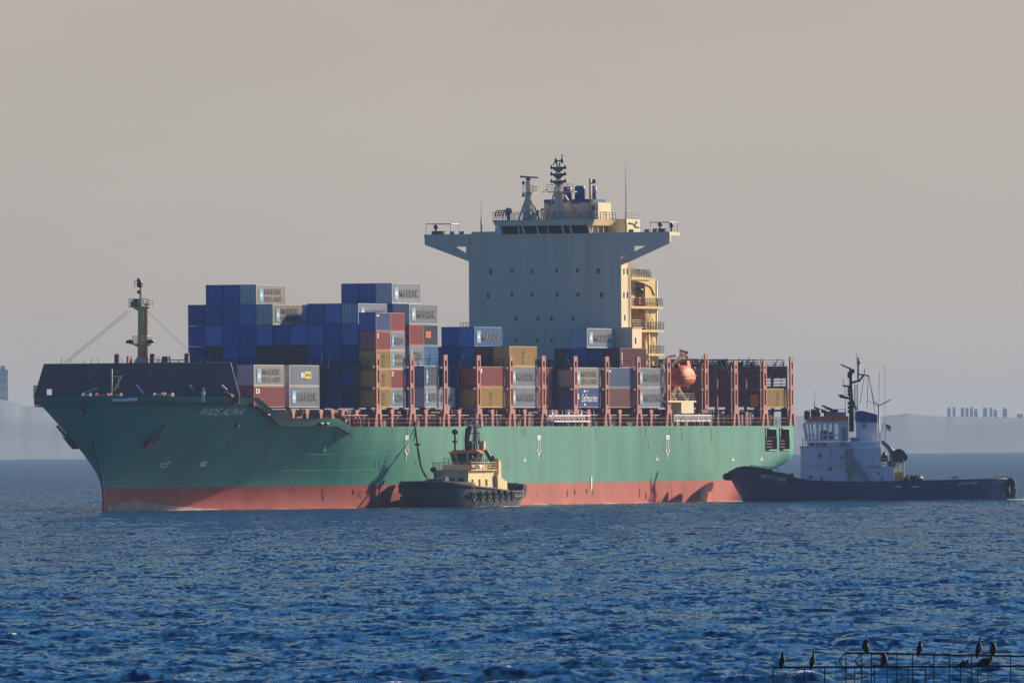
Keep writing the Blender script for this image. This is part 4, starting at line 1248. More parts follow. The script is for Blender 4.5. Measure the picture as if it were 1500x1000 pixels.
# ---------------------------------------------------------------- gangway, lifeboat station
def midship_gear():
    v = 18.0
    u0, z0 = side(800, 619, v); u1, _ = side(853, 619, v)
    m = SM()
    za, zb = side(800, 617, v)[1], side(800, 608.5, v)[1]
    for z in (za, zb): m.box(u0, u1, v+.25, v+.4, z-.1, z+.1); m.box(u0, u1, v+1.1, v+1.25, z-.1, z+.1)
    m.box(u0, u1, v+.41, v+1.09, za-.05, za+.03)
    k = 0
    n = 13
    for j in range(n):
        x = u0+(u1-u0)*j/(n-1)
        m.box(x-.08, x+.08, v+.26, v+.39, za+.11, zb-.11)
        if j < n-1: m.tube((x, v+.32, za), (x+(u1-u0)/(n-1), v+.32, zb), .06, 4)
    m.build('accommodation_ladder', M_WHITED, SHIP)
    for f in (.15, .6, .95):
        m = SM(); x = u0+(u1-u0)*f; m.box(x-.25, x+.25, v-.3, v+.2, ZD, za+1.6); m.tube((x, v-.1, za+1.6), (x, v+.9, za+1.2), .1, 6); m.build('ladder_davit', M_WHITED, SHIP)
    # lifeboat station: a cream platform on legs with railings
    v = 17.9
    ua, ub = su(976.5, 590, v), su(1018, 590, v)
    z1, z2 = side(1000, 586.5, v)[1], side(1000, 605, v)[1]
    m = SM(); m.box(ua, ub, v-5, v+.2, z1-.25, z1)
    ux = su(998, 595, v+.2); uy = su(1016, 595, v+.2)
    m.box(ux, uy, v-2.2, v+.21, z2, z1-.251)
    m.box(su(980, 600, v), su(983, 600, v), v-.6, v-.1, ZD, z1-.251)
    m.box(ux+.3, ux+1.5, v-1.6, v-.6, ZD, z2-.001); m.box(uy-1.6, uy-.4, v-1.6, v-.6, ZD, z2-.001)
    st = m.build('lifeboat_station', M_CREAM, SHIP)
    m = SM(); m.rail([(ua+.1, v, z1), (ub-.1, v, z1)], 1.0, .8, .04, 3); m.build('railing', M_GREY, st)
    za, zb = side(1000, 616, v)[1], side(1000, 608, v)[1]
    u0, u1 = su(983.5, 612, v), su(1038, 612, v)
    m = SM()
    for z in (za, zb): m.box(u0, u1, v+.3, v+.45, z-.09, z+.09)
    for j in range(24): x = u0+(u1-u0)*j/23; m.box(x-.1, x+.1, v+.31, v+.44, za+.1, zb-.1)
    m.build('boarding_ladder', M_WHITED, SHIP)
    # davit arms
    cu, cz = side(995, 548, v+.3)
    for du in (-2.6, 2.6):
        m = SM()
        b0 = cu+1.5+du
        m.loft([(b0, v-2.4, z1), (b0, v-1.4, z1+2.0), (b0, v-1.9, z1+5.2), (b0, v-1.0, z1+6.3), (b0, v+.3, z1+6.5)], [.28, .26, .24, .2, .16], 6, smooth=False)
        m.tube((b0, v+.1, z1), (b0, v-1.5, z1+2.2), .16, 6)
        m.build('davit_arm', M_CREAM, SHIP)
    # the lifeboat itself
    Lb = 7.2
    e = thing('lifeboat', 'enclosed orange lifeboat slung in davits behind the bridge tower', 'lifeboat', W(cu+1.6, v+.0, side(998, 566, v)[1]), SHIP_ROT)
    m = MB()
    xs = [-1, -.86, -.6, -.2, .2, .55, .82, .97, 1.0]
    hb = [.62, .82, .95, 1.0, 1.0, .92, .68, .28, .06]
    kz = [.25, .12, .02, 0, 0, .04, .16, .42, .65]
    def ring(fx, fb, fk, prof):
        return [(fx*Lb/2, y*fb*1.62, z if not lower else z) for (y, z) in prof for lower in (0,)]
    rows = []
    for x, b, k in zip(xs, hb, kz):
        rows.append([(x*Lb/2, y*1.62*b, k*1.5+(1.5-k*1.5)*z) for (y, z) in ((0, 0), (.45, .06), (.8, .3), (.95, .65), (1.0, 1.0))])
    vs = []
    for r in rows: vs += r+[(p[0], -p[1], p[2]) for p in r[::-1]]
    n = 10
    m.add(vs, [(i*n+k, i*n+k+1, (i+1)*n+k+1, (i+1)*n+k) for i in range(len(xs)-1) for k in range(n-1)], True)
    m.add(vs[:n], [list(range(n))])
    m.build('hull', M_BOAT, e)
    m = MB(); m.loft([(x*Lb/2, 1.64*b, 1.52) for x, b in zip(xs, hb)], .09, 6); m.loft([(x*Lb/2, -1.64*b, 1.52) for x, b in zip(xs, hb)], .09, 6); m.build('fender', M_ORANGE, e)
    m = MB()
    rows = []
    for x, b in zip(xs, hb):
        h = 1.55*min(1, max(.05, 1-abs(x)**3.2))
        rows.append([(x*Lb/2*.98, y*1.58*b, 1.54+h*z) for (y, z) in ((1, 0), (.93, .45), (.72, .82), (.4, .97), (0, 1))])
    vs = []
    for r in rows: vs += r+[(p[0], -p[1], p[2]) for p in r[-2::-1]]
    n = 9
    m.add(vs, [(i*n+k, i*n+k+1, (i+1)*n+k+1, (i+1)*n+k) for i in range(len(xs)-1) for k in range(n-1)], True)
    m.build('canopy', M_BOAT, e)
    m = MB(); m.hull8([(-2.6, -.75, 2.7), (-1.0, -.75, 2.95), (-1.0, .75, 2.95), (-2.6, .75, 2.7)], [(-2.4, -.6, 3.75), (-1.2, -.6, 3.75), (-1.2, .6, 3.75), (-2.4, .6, 3.75)])
    tw = m.build('steering_hatch', M_BOAT, e)
    m = MB(); m.box(-1.14, -1.05, -.45, .45, 3.2, 3.55); m.build('window', M_GLASS, tw)
    m = MB(); m.lathe((1.9, 0, 2.7), [(.4, 0), (.4, .5), (.3, .6)], 10); m.build('hook', M_STEEL, e)
    m = MB(); m.lathe((-3.2, .9, 2.0), [(.3, 0), (.3, .7), (.15, .9)], 10); m.build('hook', M_STEEL, e)
    # flag on its staff
    v = 15.5
    uf, zb_ = side(996, 540, v); ztop = side(996, 511, v)[1]
    m = SM(); m.tube((uf, v, zb_-4), (uf, v, ztop), .1, 6); m.build('flagstaff', M_WHITED, SHIP)
    e = thing('ensign', 'small dark and red striped flag flying above the orange lifeboat', 'flag', W(uf, v, side(996, 518, v)[1]), SHIP_ROT)
    for k, mt in enumerate((M_FLAGRED, M_FLAGWHITE, M_FLAGBLUE)):
        m = MB()
        vs = []
        for j in range(9):
            x = .1+j*.13
            for dz in (0, .34): vs.append((-.12*math.sin(j*1.1)-x*.3, x, .34*(2-k)+dz-.4-.10*j*.4))
        m.add([tuple(p) for p in vs]+[(p[0]+.02, p[1], p[2]) for p in vs], [(2*j, 2*j+2, 2*j+3, 2*j+1) for j in range(8)]+[(18+2*j, 18+2*j+1, 18+2*j+3, 18+2*j+2) for j in range(8)], True)
        m.build('stripe', mt, e)
midship_gear()

# ================================================================ containers
CCOL = {'grey': (0.50, 0.51, 0.52), 'blue': (0.045, 0.115, 0.35), 'dark blue': (0.022, 0.06, 0.25), 'pale blue': (0.13, 0.24, 0.48), 'maroon': (0.17, 0.040, 0.045),  # blues: real blue paint, also blue shade put into grey boxes' colour
        'red': (0.52, 0.11, 0.09), 'yellow': (0.66, 0.40, 0.10), 'sand': (0.66, 0.59, 0.47), 'brown': (0.36, 0.15, 0.12), 'slate': (0.17, 0.22, 0.34), 'sky blue': (0.10, 0.30, 0.52),
        'dark grey': (0.10, 0.105, 0.115), 'violet blue': (0.14, 0.17, 0.40)}
CM = {k: paint('container_'+k.replace(' ', '_'), c, 0.5, 0.10, 0.5, dirt=tuple(x*0.55+0.03 for x in c), rnd=0.10) for k, c in CCOL.items()}
CFR = {k: paint('container_frame_'+k.replace(' ', '_'), tuple(x*0.7 for x in c), 0.55, 0.15, 1.0, dirt=RUST, rnd=0.1) for k, c in CCOL.items()}
CW = 2.44
CACHE = {}
def container_meshes(L, H, col, door):
    key = (L, H, col, door)
    if key in CACHE: return CACHE[key]
    m = MB()
    def corr(n, a, b, place):                     # corrugated sheet from a to b along, bottom to top
        vs = []
        p = (b-a)/n
        for i in range(n):
            for (f, dp) in ((0, 0), (.28, 0), (.5, 1), (.78, 1)): vs.append((a+p*(i+f), dp))
        vs.append((b, 0))
        allv = []
        for (x, dp) in vs: allv += [place(x, dp*.045, .16), place(x, dp*.045, H-.12)]
        m.add(allv, [(2*i, 2*i+2, 2*i+3, 2*i+1) for i in range(len(vs)-1)])
    w = CW/2
    for s in (1, -1): corr(int(L/.28), -L/2+.12, L/2-.12, lambda x, d, z, s=s: (x, s*(w-.02-d), z))
    corr(9, -w+.1, w-.1, lambda y, d, z: (-L/2+.03+d, y, z))
    if not door: corr(9, -w+.1, w-.1, lambda y, d, z: (L/2-.03-d, y, z))
    m.box(-L/2+.1, L/2-.1, -w+.05, w-.05, H-.09, H-.03)
    body = m.mesh('body', CM[col])
    f = MB()
    for sx in (-1, 1):
        for sy in (-1, 1):
            f.box(sx*(L/2)-(.16 if sx > 0 else 0), sx*(L/2)+(.16 if sx < 0 else 0), sy*w-(.13 if sy > 0 else 0), sy*w+(.13 if sy < 0 else 0), 0, H)
        f.box(sx*(L/2-.01)-(.12 if sx > 0 else 0), sx*(L/2-.01)+(.12 if sx < 0 else 0), -w+.131, w-.131, .02, .17)
        f.box(sx*(L/2-.01)-(.12 if sx > 0 else 0), sx*(L/2-.01)+(.12 if sx < 0 else 0), -w+.131, w-.131, H-.13, H-.01)
    for sy in (-1, 1):
        f.box(-L/2+.161, L/2-.161, sy*w-(.1 if sy > 0 else -.0), sy*w+(.1 if sy < 0 else 0), .02, .17)
        f.box(-L/2+.161, L/2-.161, sy*w-(.08 if sy > 0 else -.0), sy*w+(.08 if sy < 0 else 0), H-.12, H-.01)
    fr = f.mesh('frame', CFR[col])
    dm = None
    if door:
        dm = []
        for s in (1, -1):
            d = MB()
            y0, y1 = (.01, w-.135) if s > 0 else (-w+.135, -.01)
            d.box(L/2-.08, L/2-.04, y0, y1, .18, H-.14)
            r = MB()
            for q in (.28, .76):
                y = y0+(y1-y0)*q; r.tube((L/2-.02, y, .1), (L/2-.02, y, H-.08), .035, 5); r.box(L/2-.04, L/2+.01, y-.06, y+.28, H*.42, H*.42+.06)
            dm.append((d.mesh('door', CM[col]), r.mesh('lock_rod', M_GREY)))
    CACHE[key] = (body, fr, dm)
    return CACHE[key]
STARS = {}
def mark_meshes(L, H, kind):
    """lettering on the port side, reading towards the stern; list of (name, mesh)"""
    key = (L, H, kind)
    if key in STARS: return STARS[key]
    out = []
    y = CW/2+.045
    pl = lambda x0, z0: (lambda a, b: (L/2-x0-a, y, z0+b))
    if kind.startswith('maersk'):
        p = MB(); x0, x1, z0, z1 = L*.075, L*.215, H*.20, H*.80
        if 'sealand' in kind: x0, x1, z0, z1 = L*.10, L*.23, H*.16, H*.80
        p.prism([(L/2-x0, y-.06, z0), (L/2-x1, y-.06, z0), (L/2-x1, y-.06, z1), (L/2-x0, y-.06, z1)], (0, .058, 0))
        out.append(('logo_panel', p.mesh('logo_panel', M_LBLUE)))
        s = MB(); cx, cz = L/2-(x0+x1)/2, (z0+z1)/2
        pts = []
        for k in range(14):
            r = (1.0 if k % 2 == 0 else .36)*min(x1-x0, z1-z0)*.44
            pts.append((cx-r*math.sin(PI*k/7), y+.012, cz+r*math.cos(PI*k/7)))
        s.prism(pts, (0, .004, 0))
        out.append(('star', s.mesh('star', M_WHITE)))
        t = MB()
        if kind == 'maersk': put_text(t, 'MAERSK', pl(L*.25, H*.30), L*.67, H*.40, .022)
        elif kind == 'maersk_sealand':
            put_text(t, 'MAERSK', pl(L*.28, H*.52), L*.60, H*.30, .03); out.append(('lettering', t.mesh('lettering', M_INK))); t = MB(); put_text(t, 'SEALAND', pl(L*.28, H*.18), L*.60, H*.26, .03)
        out.append(('lettering', t.mesh('lettering', M_INK)))
    elif kind == 'msc':
        t = MB()
        for i, c in enumerate('MSC'): put_text(t, c, pl(L/2-.55, H*.62-i*H*.24), 1.1, H*.19, .04)
        out.append(('lettering', t.mesh('lettering', M_INK)))
    elif kind == 'script':
        t = MB(); put_text(t, 'Safmarine', pl(L*.28, H*.30), L*.58, H*.38, .0, .35); out.append(('lettering', t.mesh('lettering', M_WHITE))); t = MB()
        for (a, b, w_, h_) in ((.10, .45, .05, .28), (.155, .42, .03, .3), (.36, .78, .07, .1), (.48, .80, .03, .08), (.36, .12, .08, .08)): t = MB(); t.prism([pl(L*a, H*b)(0, 0), pl(L*a, H*b)(L*w_, 0), pl(L*a, H*b)(L*w_*.8, H*h_), pl(L*a, H*b)(L*w_*.1, H*h_*.9)], (0, .003, 0)); out.append(('logo_mark', t.mesh('logo_mark', M_WHITE)))
    elif kind == 'corner':
        t = MB()
        for (a, b, w_, h_) in ((.06, .66, .055, .05), (.06, .84, .06, .05), (.06, .7, .02, .15), (.13, .66, .02, .23), (.13, .84, .05, .05), (.155, .68, .022, .17)): t.prism([pl(L*a, H*b)(0, 0), pl(L*a, H*b)(L*w_, 0), pl(L*a, H*b)(L*w_, H*h_), pl(L*a, H*b)(0, H*h_)], (0, .003, 0))
        out.append(('lettering', t.mesh('lettering', M_WHITE)))
    elif kind == 'smalltext':
        t = MB()
        for i in range(5): t.prism([pl(L*(.05+.035*i), H*.78)(0, 0), pl(L*(.05+.035*i), H*.78)(L*.026, 0), pl(L*(.05+.035*i), H*.78)(L*.026, H*(.09 if i else .12)), pl(L*(.05+.035*i), H*.78)(0, H*.09)], (0, .003, 0))
        out.append(('lettering', t.mesh('lettering', M_WHITE)))
    elif kind == 'edgetext':
        t = MB()
        for i in range(7): t.prism([pl(L*.05, H*(.18+.09*i))(0, 0), pl(L*.05, H*(.18+.09*i))(L*.03, 0), pl(L*.05, H*(.18+.09*i))(L*.03, H*.055), pl(L*.05, H*(.18+.09*i))(0, H*.055)], (0, .003, 0))
        out.append(('lettering', t.mesh('lettering', M_WHITE)))
    elif kind == 'orange':
        t = MB()
        t.prism([pl(L*.12, H*.38)(0, 0), pl(L*.12, H*.38)(L*.36, 0), pl(L*.12, H*.38)(L*.36, H*.30), pl(L*.12, H*.38)(0, H*.30)], (0, .003, 0))
        out.append(('logo_panel', t.mesh('logo_panel', M_ORANGE)))
        t = MB()
        for i in range(3): t.prism([pl(L*(.16+.1*i), H*.44)(0, 0.0), pl(L*(.16+.1*i), H*.44)(L*.06, 0), pl(L*(.16+.1*i), H*.44)(L*.06, H*.18), pl(L*(.16+.1*i), H*.44)(0, H*.18)], (0, .005, 0))
        out.append(('lettering', t.mesh('lettering', M_FLAGRED)))
    elif kind == 'yellowbox':
        t = MB(); q = pl(L*.52, H*.36); t.prism([q(0, 0), q(L*.20, 0), q(L*.20, H*.34), q(0, H*.34)], (0, .003, 0)); out.append(('sign_panel', t.mesh('sign_panel', M_YELLOW)))
        t = MB(); q = pl(L*.38, H*.40)
        for i in range(3): t.prism([q(L*.045*i, 0), q(L*(.045*i+.03), 0), q(L*(.045*i+.03), H*.24), q(L*.045*i, H*.24)], (0, .003, 0))
        out.append(('sign_stroke', t.mesh('sign_stroke', M_WHITE)))
        t = MB()
        for i in range(6): q = pl(L*(.535+.028*i), H*.46); t.prism([q(0, 0), q(L*.019, 0), q(L*.019, H*(.15 if i % 2 else .11)), q(0, H*.13)], (0, .006, 0))
        out.append(('lettering', t.mesh('lettering', M_INK)))
    STARS[key] = out
    return out
NUSED = []
def container(u, v, z, col, label, L=12.19, H=2.86, mark=None, door=False, group=None):
    e = thing('shipping_container', label, 'container', W(u+L/2, v, z), SHIP_ROT, group)
    body, fr, dm = container_meshes(L, H, col, door)
    obj('body', body, e); obj('frame', fr, e)
    if dm:
        for d, r in dm:
            dd = obj('door', d, e); obj('lock_rod', r, dd)
    if mark:
        logo = None
        for nm, me in mark_meshes(L, H, mark):
            if nm == 'star' and logo: obj(nm, me, logo)
            else:
                o = obj(nm, me, e)
                if nm == 'logo_panel': logo = o
    NUSED.append(label)
    return e
ORD = ['first', 'second', 'third', 'fourth', 'fifth', 'sixth', 'seventh', 'eighth', 'ninth', 'tenth', 'eleventh', 'twelfth', 'thirteenth', 'fourteenth']
TIER = ['bottom', 'second', 'third', 'fourth', 'fifth', 'sixth']
ROWP = 2.486
def vk(k): return (k-6.5)*ROWP
GRID = {}                              # (bay, column, tier) -> (colour, mark, label, length code)
def put(b, ks, ts, cols, mark=None, label=None, code='40', group=None):
    i = 0
    for t in ts:
        for k in ks:
            GRID[(b, k, t, code)] = (cols[i % len(cols)], mark, label, group); i += 1
BL = ['blue', 'blue', 'pale blue', 'dark blue', 'blue', 'pale blue', 'blue']
put(1, range(10, 12), (1, 2), ['maroon', 'blue'])
put(1, [12], (1,), ['red'], 'corner', 'red container with white corner mark under a sand one at the ship bow')
put(1, [12], (2,), ['sand'], 'maersk_sealand', 'sand container half in shadow above a red one, nearest the bow wall')
put(2, [11], (1, 2), ['blue', 'dark blue'])
put(2, [12], (1,), ['grey'], 'maersk', 'grey lettered container with blue star, lower of a pair behind the bow bulwark')
put(2, [12], (2,), ['grey'], 'yellowbox', 'grey container with a small yellow sign, upper of a pair behind the bow bulwark')
put(3, [10], (1, 2), ['dark blue', 'dark blue'])
put(4, [10, 11, 12], (1, 2), ['dark blue', 'blue', 'dark blue', 'blue'])
f5 = ['yellow', 'yellow', 'yellow', 'red', 'violet blue']; m5 = ['msc', 'msc', 'msc', 'corner', 'smalltext']
l5 = ['short yellow container at the very bottom of the tall five-high stack', 'short yellow container second from the bottom of the five-high stack', 'short yellow container in the middle of the five-high stack, under a red one',
      'short red container resting on three yellow ones in the five-high stack', 'short violet blue container crowning the yellow and red five-high stack']
a5 = ['grey', 'red', 'sand', 'grey', 'red']; n5 = ['maersk', 'corner', 'maersk_sealand', 'maersk', None]
q5 = ['short grey lettered container at bottom, right of the lowest yellow one', 'short red container with white mark, right of the second yellow one', 'short sand lettered container, right of the third yellow one',
      'short grey lettered container, right of the red one in the five-high stack', 'short plain red container, top, right of the violet blue one']
for i in range(5):
    put(4, [13], (i+1,), [f5[i]], m5[i], l5[i], '20f')
    put(4, [13], (i+1,), [a5[i]], n5[i], q5[i], '20a')
put(5, range(1, 6), (1, 2, 3, 4), ['dark blue', 'blue', 'blue', 'dark blue', 'blue', 'maroon', 'blue', 'dark blue', 'maroon', 'blue', 'blue', 'pale blue', 'maroon', 'pale blue', 'pale blue'])
put(5, range(1, 6), (3,), ['dark blue', 'maroon', 'blue', 'blue', 'maroon'])
put(5, range(6, 12), (1, 2), ['dark blue', 'blue', 'dark blue'])
put(5, range(6, 12), (3,), ['maroon', 'maroon', 'blue', 'blue', 'dark blue', 'blue'])
put(5, range(1, 12), (4,), ['blue', 'pale blue', 'blue', 'blue', 'pale blue', 'blue', 'pale blue', 'pale blue', 'blue', 'pale blue', 'dark blue'])
put(5, range(1, 5), (5,), ['dark blue', 'blue', 'blue', 'pale blue'])
put(5, [5], (5,), ['sand'], 'maersk_sealand', 'sand lettered container partly shadowed, one tier below the topmost sand one')
put(5, [8, 9], (5,), ['blue', 'pale blue'])
put(5, [10], (5,), ['grey'], 'maersk', 'grey lettered container whose lower part hides behind the five-high stack')
put(5, [12], (1, 2), ['dark blue', 'blue'])
put(5, [13], (1,), ['grey'], 'maersk', 'short grey container caged behind red posts, right of five-high stack, bottom', '20a')
put(5, [13], (2,), ['slate'], 'maersk_sealand', 'short slate lettered container caged above a grey one right of five-high stack', '20a')
put(6, range(0, 12), (1, 2), ['blue', 'dark blue', 'pale blue', 'blue'])
put(6, range(0, 11), (3, 4), ['blue', 'dark blue', 'pale blue', 'blue'])
put(6, range(0, 11), (5,), BL)
put(6, [11], (5,), ['grey'], 'maersk', 'grey lettered container over short red and dark grey ones, right end of high block')
put(6, [11], (4,), ['red'], None, 'short red container left of a dark grey one with orange sign', '20f')
put(6, [11], (4,), ['dark grey'], 'orange', 'short dark grey container with an orange sign', '20a')
put(6, [11], (3,), ['grey'], 'maersk', 'short grey lettered container just below the short plain red one', '20f')
put(6, [11], (3,), ['sky blue'], None, 'short sky blue container below the one with the orange sign', '20a')
put(6, [0, 1], (6,), ['blue', 'blue'])
put(6, [2], (6,), ['sand'], 'maersk_sealand', 'topmost sand lettered container at the front of the high blue block')
put(6, [8, 9], (6,), ['blue', 'blue'])
put(6, [10], (6,), ['grey'], 'maersk', 'topmost grey lettered container of the whole deck cargo, above the five-high stack')
put(6, [12], (1,), ['grey'], 'maersk', 'half shadowed grey lettered container left of the red and yellow pair')
put(7, range(0, 13), (1, 2), ['dark blue', 'blue', 'maroon'])
put(7, [13], (1,), ['yellow'], 'msc', 'yellow container under a red one between tall red posts')
put(7, [13], (2,), ['red'], 'corner', 'red container with white corner mark on top of a yellow one between tall red posts')
put(8, range(0, 13), (1, 2), ['dark blue', 'blue'])
put(8, [9, 10], (3,), ['blue', 'dark blue'])
put(8, [11, 12], (3,), ['blue', 'maroon'])
put(8, [13], (3,), ['yellow'], 'msc', 'yellow container on top of two grey ones in front of the bridge tower')
put(8, [13], (2,), ['grey'], 'maersk', 'grey lettered container directly under the high yellow one')
put(8, [13], (1,), ['grey'], 'maersk', 'grey lettered container at deck level below another grey one and a yellow one')
put(9, range(4, 12), (1, 2), ['dark blue', 'blue'])
put(9, range(4, 12), (3,), ['blue', 'dark blue', 'maroon'])
put(9, [8], (4,), ['blue'])
put(9, [9], (4,), ['pale blue'], 'maersk', 'container, shade painted in as pale blue, with dark lettering, left of the tower foot')  # grey box; the blue shade over it is put into its colour
put(9, [12], (1,), ['red'], None, 'red container set back at deck level, half in shadow, right of grey pair')
put(9, [12], (2,), ['red'], 'edgetext', 'red container set back on another red one, half in shadow')
put(10, range(6, 13), (1, 2), ['dark blue', 'blue'])
put(10, [13], (2,), ['sand'], 'maersk_sealand', 'sand lettered container on a violet blue one beside the bridge tower')
put(10, [13], (1,), ['violet blue'], 'script', 'violet blue container with white script, under a sand one')
put(11, range(8, 13), (1, 2), ['blue', 'dark blue'])
put(11, [13], (2,), ['slate'], 'smalltext', 'slate blue container with small white lettering on a brown one')
put(11, [13], (1,), ['brown'], 'edgetext', 'brown container under a slate blue one')
put(12, range(8, 13), (1, 2), ['dark blue', 'blue'])
put(12, [9, 10, 11], (3,), ['maroon', 'blue', 'dark blue'])
put(12, [12], (3,), ['maroon'], 'edgetext', 'maroon container on top, right under the sunlit side of the tower')
put(12, [10], (4,), ['grey'], 'maersk', 'grey lettered container standing alone on top before the tower front')
put(12, [13], (2,), ['grey'], 'maersk', 'grey lettered container, upper of two at the last tall post before the lifeboat')
put(12, [13], (1,), ['grey'], 'maersk', 'grey lettered container, lower of two at the last tall post before the lifeboat')
def load_containers():
    occ = {}
    for (b, k, t, code) in GRID: occ[(b, k, t)] = 1
    rows = {}
    for key in sorted(GRID):
        b, k, t, code = key
        col, mark, label, grp = GRID[key]
        if label is None:
            # a box walled in on the port side and masked ahead shows nothing
            masked = all(occ.get((b-1, kk, t)) for kk in (k+1, k+2)) or all(occ.get((b-2, kk, t)) for kk in (k+3, k+4)) or (occ.get((b-1, k+2, t)) and occ.get((b-2, k+3, t)))
            if masked and occ.get((b, k+1, t)): continue
        rows.setdefault((b, t), []).append(key)
    names = {1: 'stack right behind the bow wall', 2: 'second stack behind the bow wall', 3: 'third stack behind the bow wall', 4: 'stack with the five-high yellow tower', 5: 'front of the high blue block',
             6: 'second row of the high blue block', 7: 'row with the red and yellow pair', 8: 'stack behind the high yellow box', 9: 'stack left of the tower foot', 10: 'stack beside the sand and violet pair',
             11: 'stack beside the slate and brown pair', 12: 'last stack before the bridge tower'}
    for (b, t), ks in sorted(rows.items()):
        for i, key in enumerate(ks):
            b_, k, t_, code = key
            col, mark, label, grp = GRID[key]
            H, pit = (2.86, 2.88)
            if (b, k) == (4, 13): H, pit = 2.58, 2.60
            L, u = 12.19, BAYS[b-1]
            if code != '40': L = 6.06
            if code == '20a': u += 6.13
            if label is None:
                lab = f"{col} container, {TIER[t-1]} tier, {names[b]}, {ORD[i]} from left"
            else: lab = label
            container(u, vk(k), ZC+(t-1)*pit, col, lab, L, H, mark, door=(hash((b*7+k*3+t*5)) % 3 == 0), group='containers stacked on the ship')
    u = su(1121.5, 580, 17.4)
    container(u, vk(13), ZC+.02, 'yellow', 'lone yellow container at the stern in an otherwise empty bay', mark='msc', group='containers stacked on the ship')
load_containers()

# ================================================================ a figure built from joints
def skin_body(name, pts, edges, mats, parent=None, loc=(0,0,0), rot=(0,0,0), sub=2, root=0):
    me = bpy.data.meshes.new(name)
    me.from_pydata([p[:3] for p in pts], edges, [])
    o = bpy.data.objects.new(name, me); COL.objects.link(o)
    sk = o.modifiers.new('skin', 'SKIN')
    for i, p in enumerate(pts):
        r = p[3]
        me.skin_vertices[0].data[i].radius = r if isinstance(r, tuple) else (r, r)
        me.skin_vertices[0].data[i].use_root = (i == root)
    sk.use_smooth_shade = True
    ss = o.modifiers.new('sub', 'SUBSURF'); ss.levels = sub; ss.render_levels = sub
    dg = bpy.context.evaluated_depsgraph_get()
    m2 = bpy.data.meshes.new_from_object(o.evaluated_get(dg))
    bpy.data.objects.remove(o); bpy.data.meshes.remove(me)
    m2.name = name
    m2.materials.clear()
    for m in mats: m2.materials.append(m)
    return obj(name, m2, parent, loc, rot)
def sailor():
    u = 13.2
    v, z = front(298, 581, u)
    zb = z-.65
    e = thing('person', 'person in white overalls standing on the foredeck above the ship name', 'person', W(u, v, zb), SHIP_ROT)
    P = [(0, 0, .95, .15), (0, 0, 1.15, .15), (0, 0, 1.36, .16), (0, 0, 1.5, .075), (.01, 0, 1.58, .07), (.02, 0, 1.68, .10), (.01, 0, 1.78, .075),
         (0, .19, 1.42, .065), (.02, .27, 1.16, .05), (.14, .27, .95, .04), (.2, .26, .87, .035),
         (0, -.19, 1.42, .065), (.02, -.27, 1.16, .05), (.14, -.27, .95, .04), (.2, -.26, .87, .035),
         (0, .1, .85, .10), (.03, .12, .48, .07), (0, .13, .1, .05), (.14, .14, .04, .045),
         (0, -.1, .85, .10), (.06, -.12, .48, .07), (.02, -.13, .1, .05), (.16, -.14, .04, .045)]
    E = [(0,1),(1,2),(2,3),(3,4),(4,5),(5,6),(2,7),(7,8),(8,9),(9,10),(2,11),(11,12),(12,13),(13,14),(0,15),(15,16),(16,17),(17,18),(0,19),(19,20),(20,21),(21,22)]
    o = skin_body('body', P, E, [M_DENIM, M_SKIN], e)
    me = o.data
    for p in me.polygons:
        c = p.center
        if c.z > 1.53 or (abs(c.y) > .2 and c.z < .93 and c.x > .1): p.material_index = 1
    m = MB(); m.lathe((.02, 0, 1.71), [(.125, 0), (.13, .05), (.11, .11), (.05, .145), (.01, .15)], 12); m.build('helmet', M_WHITE, e)
sailor()

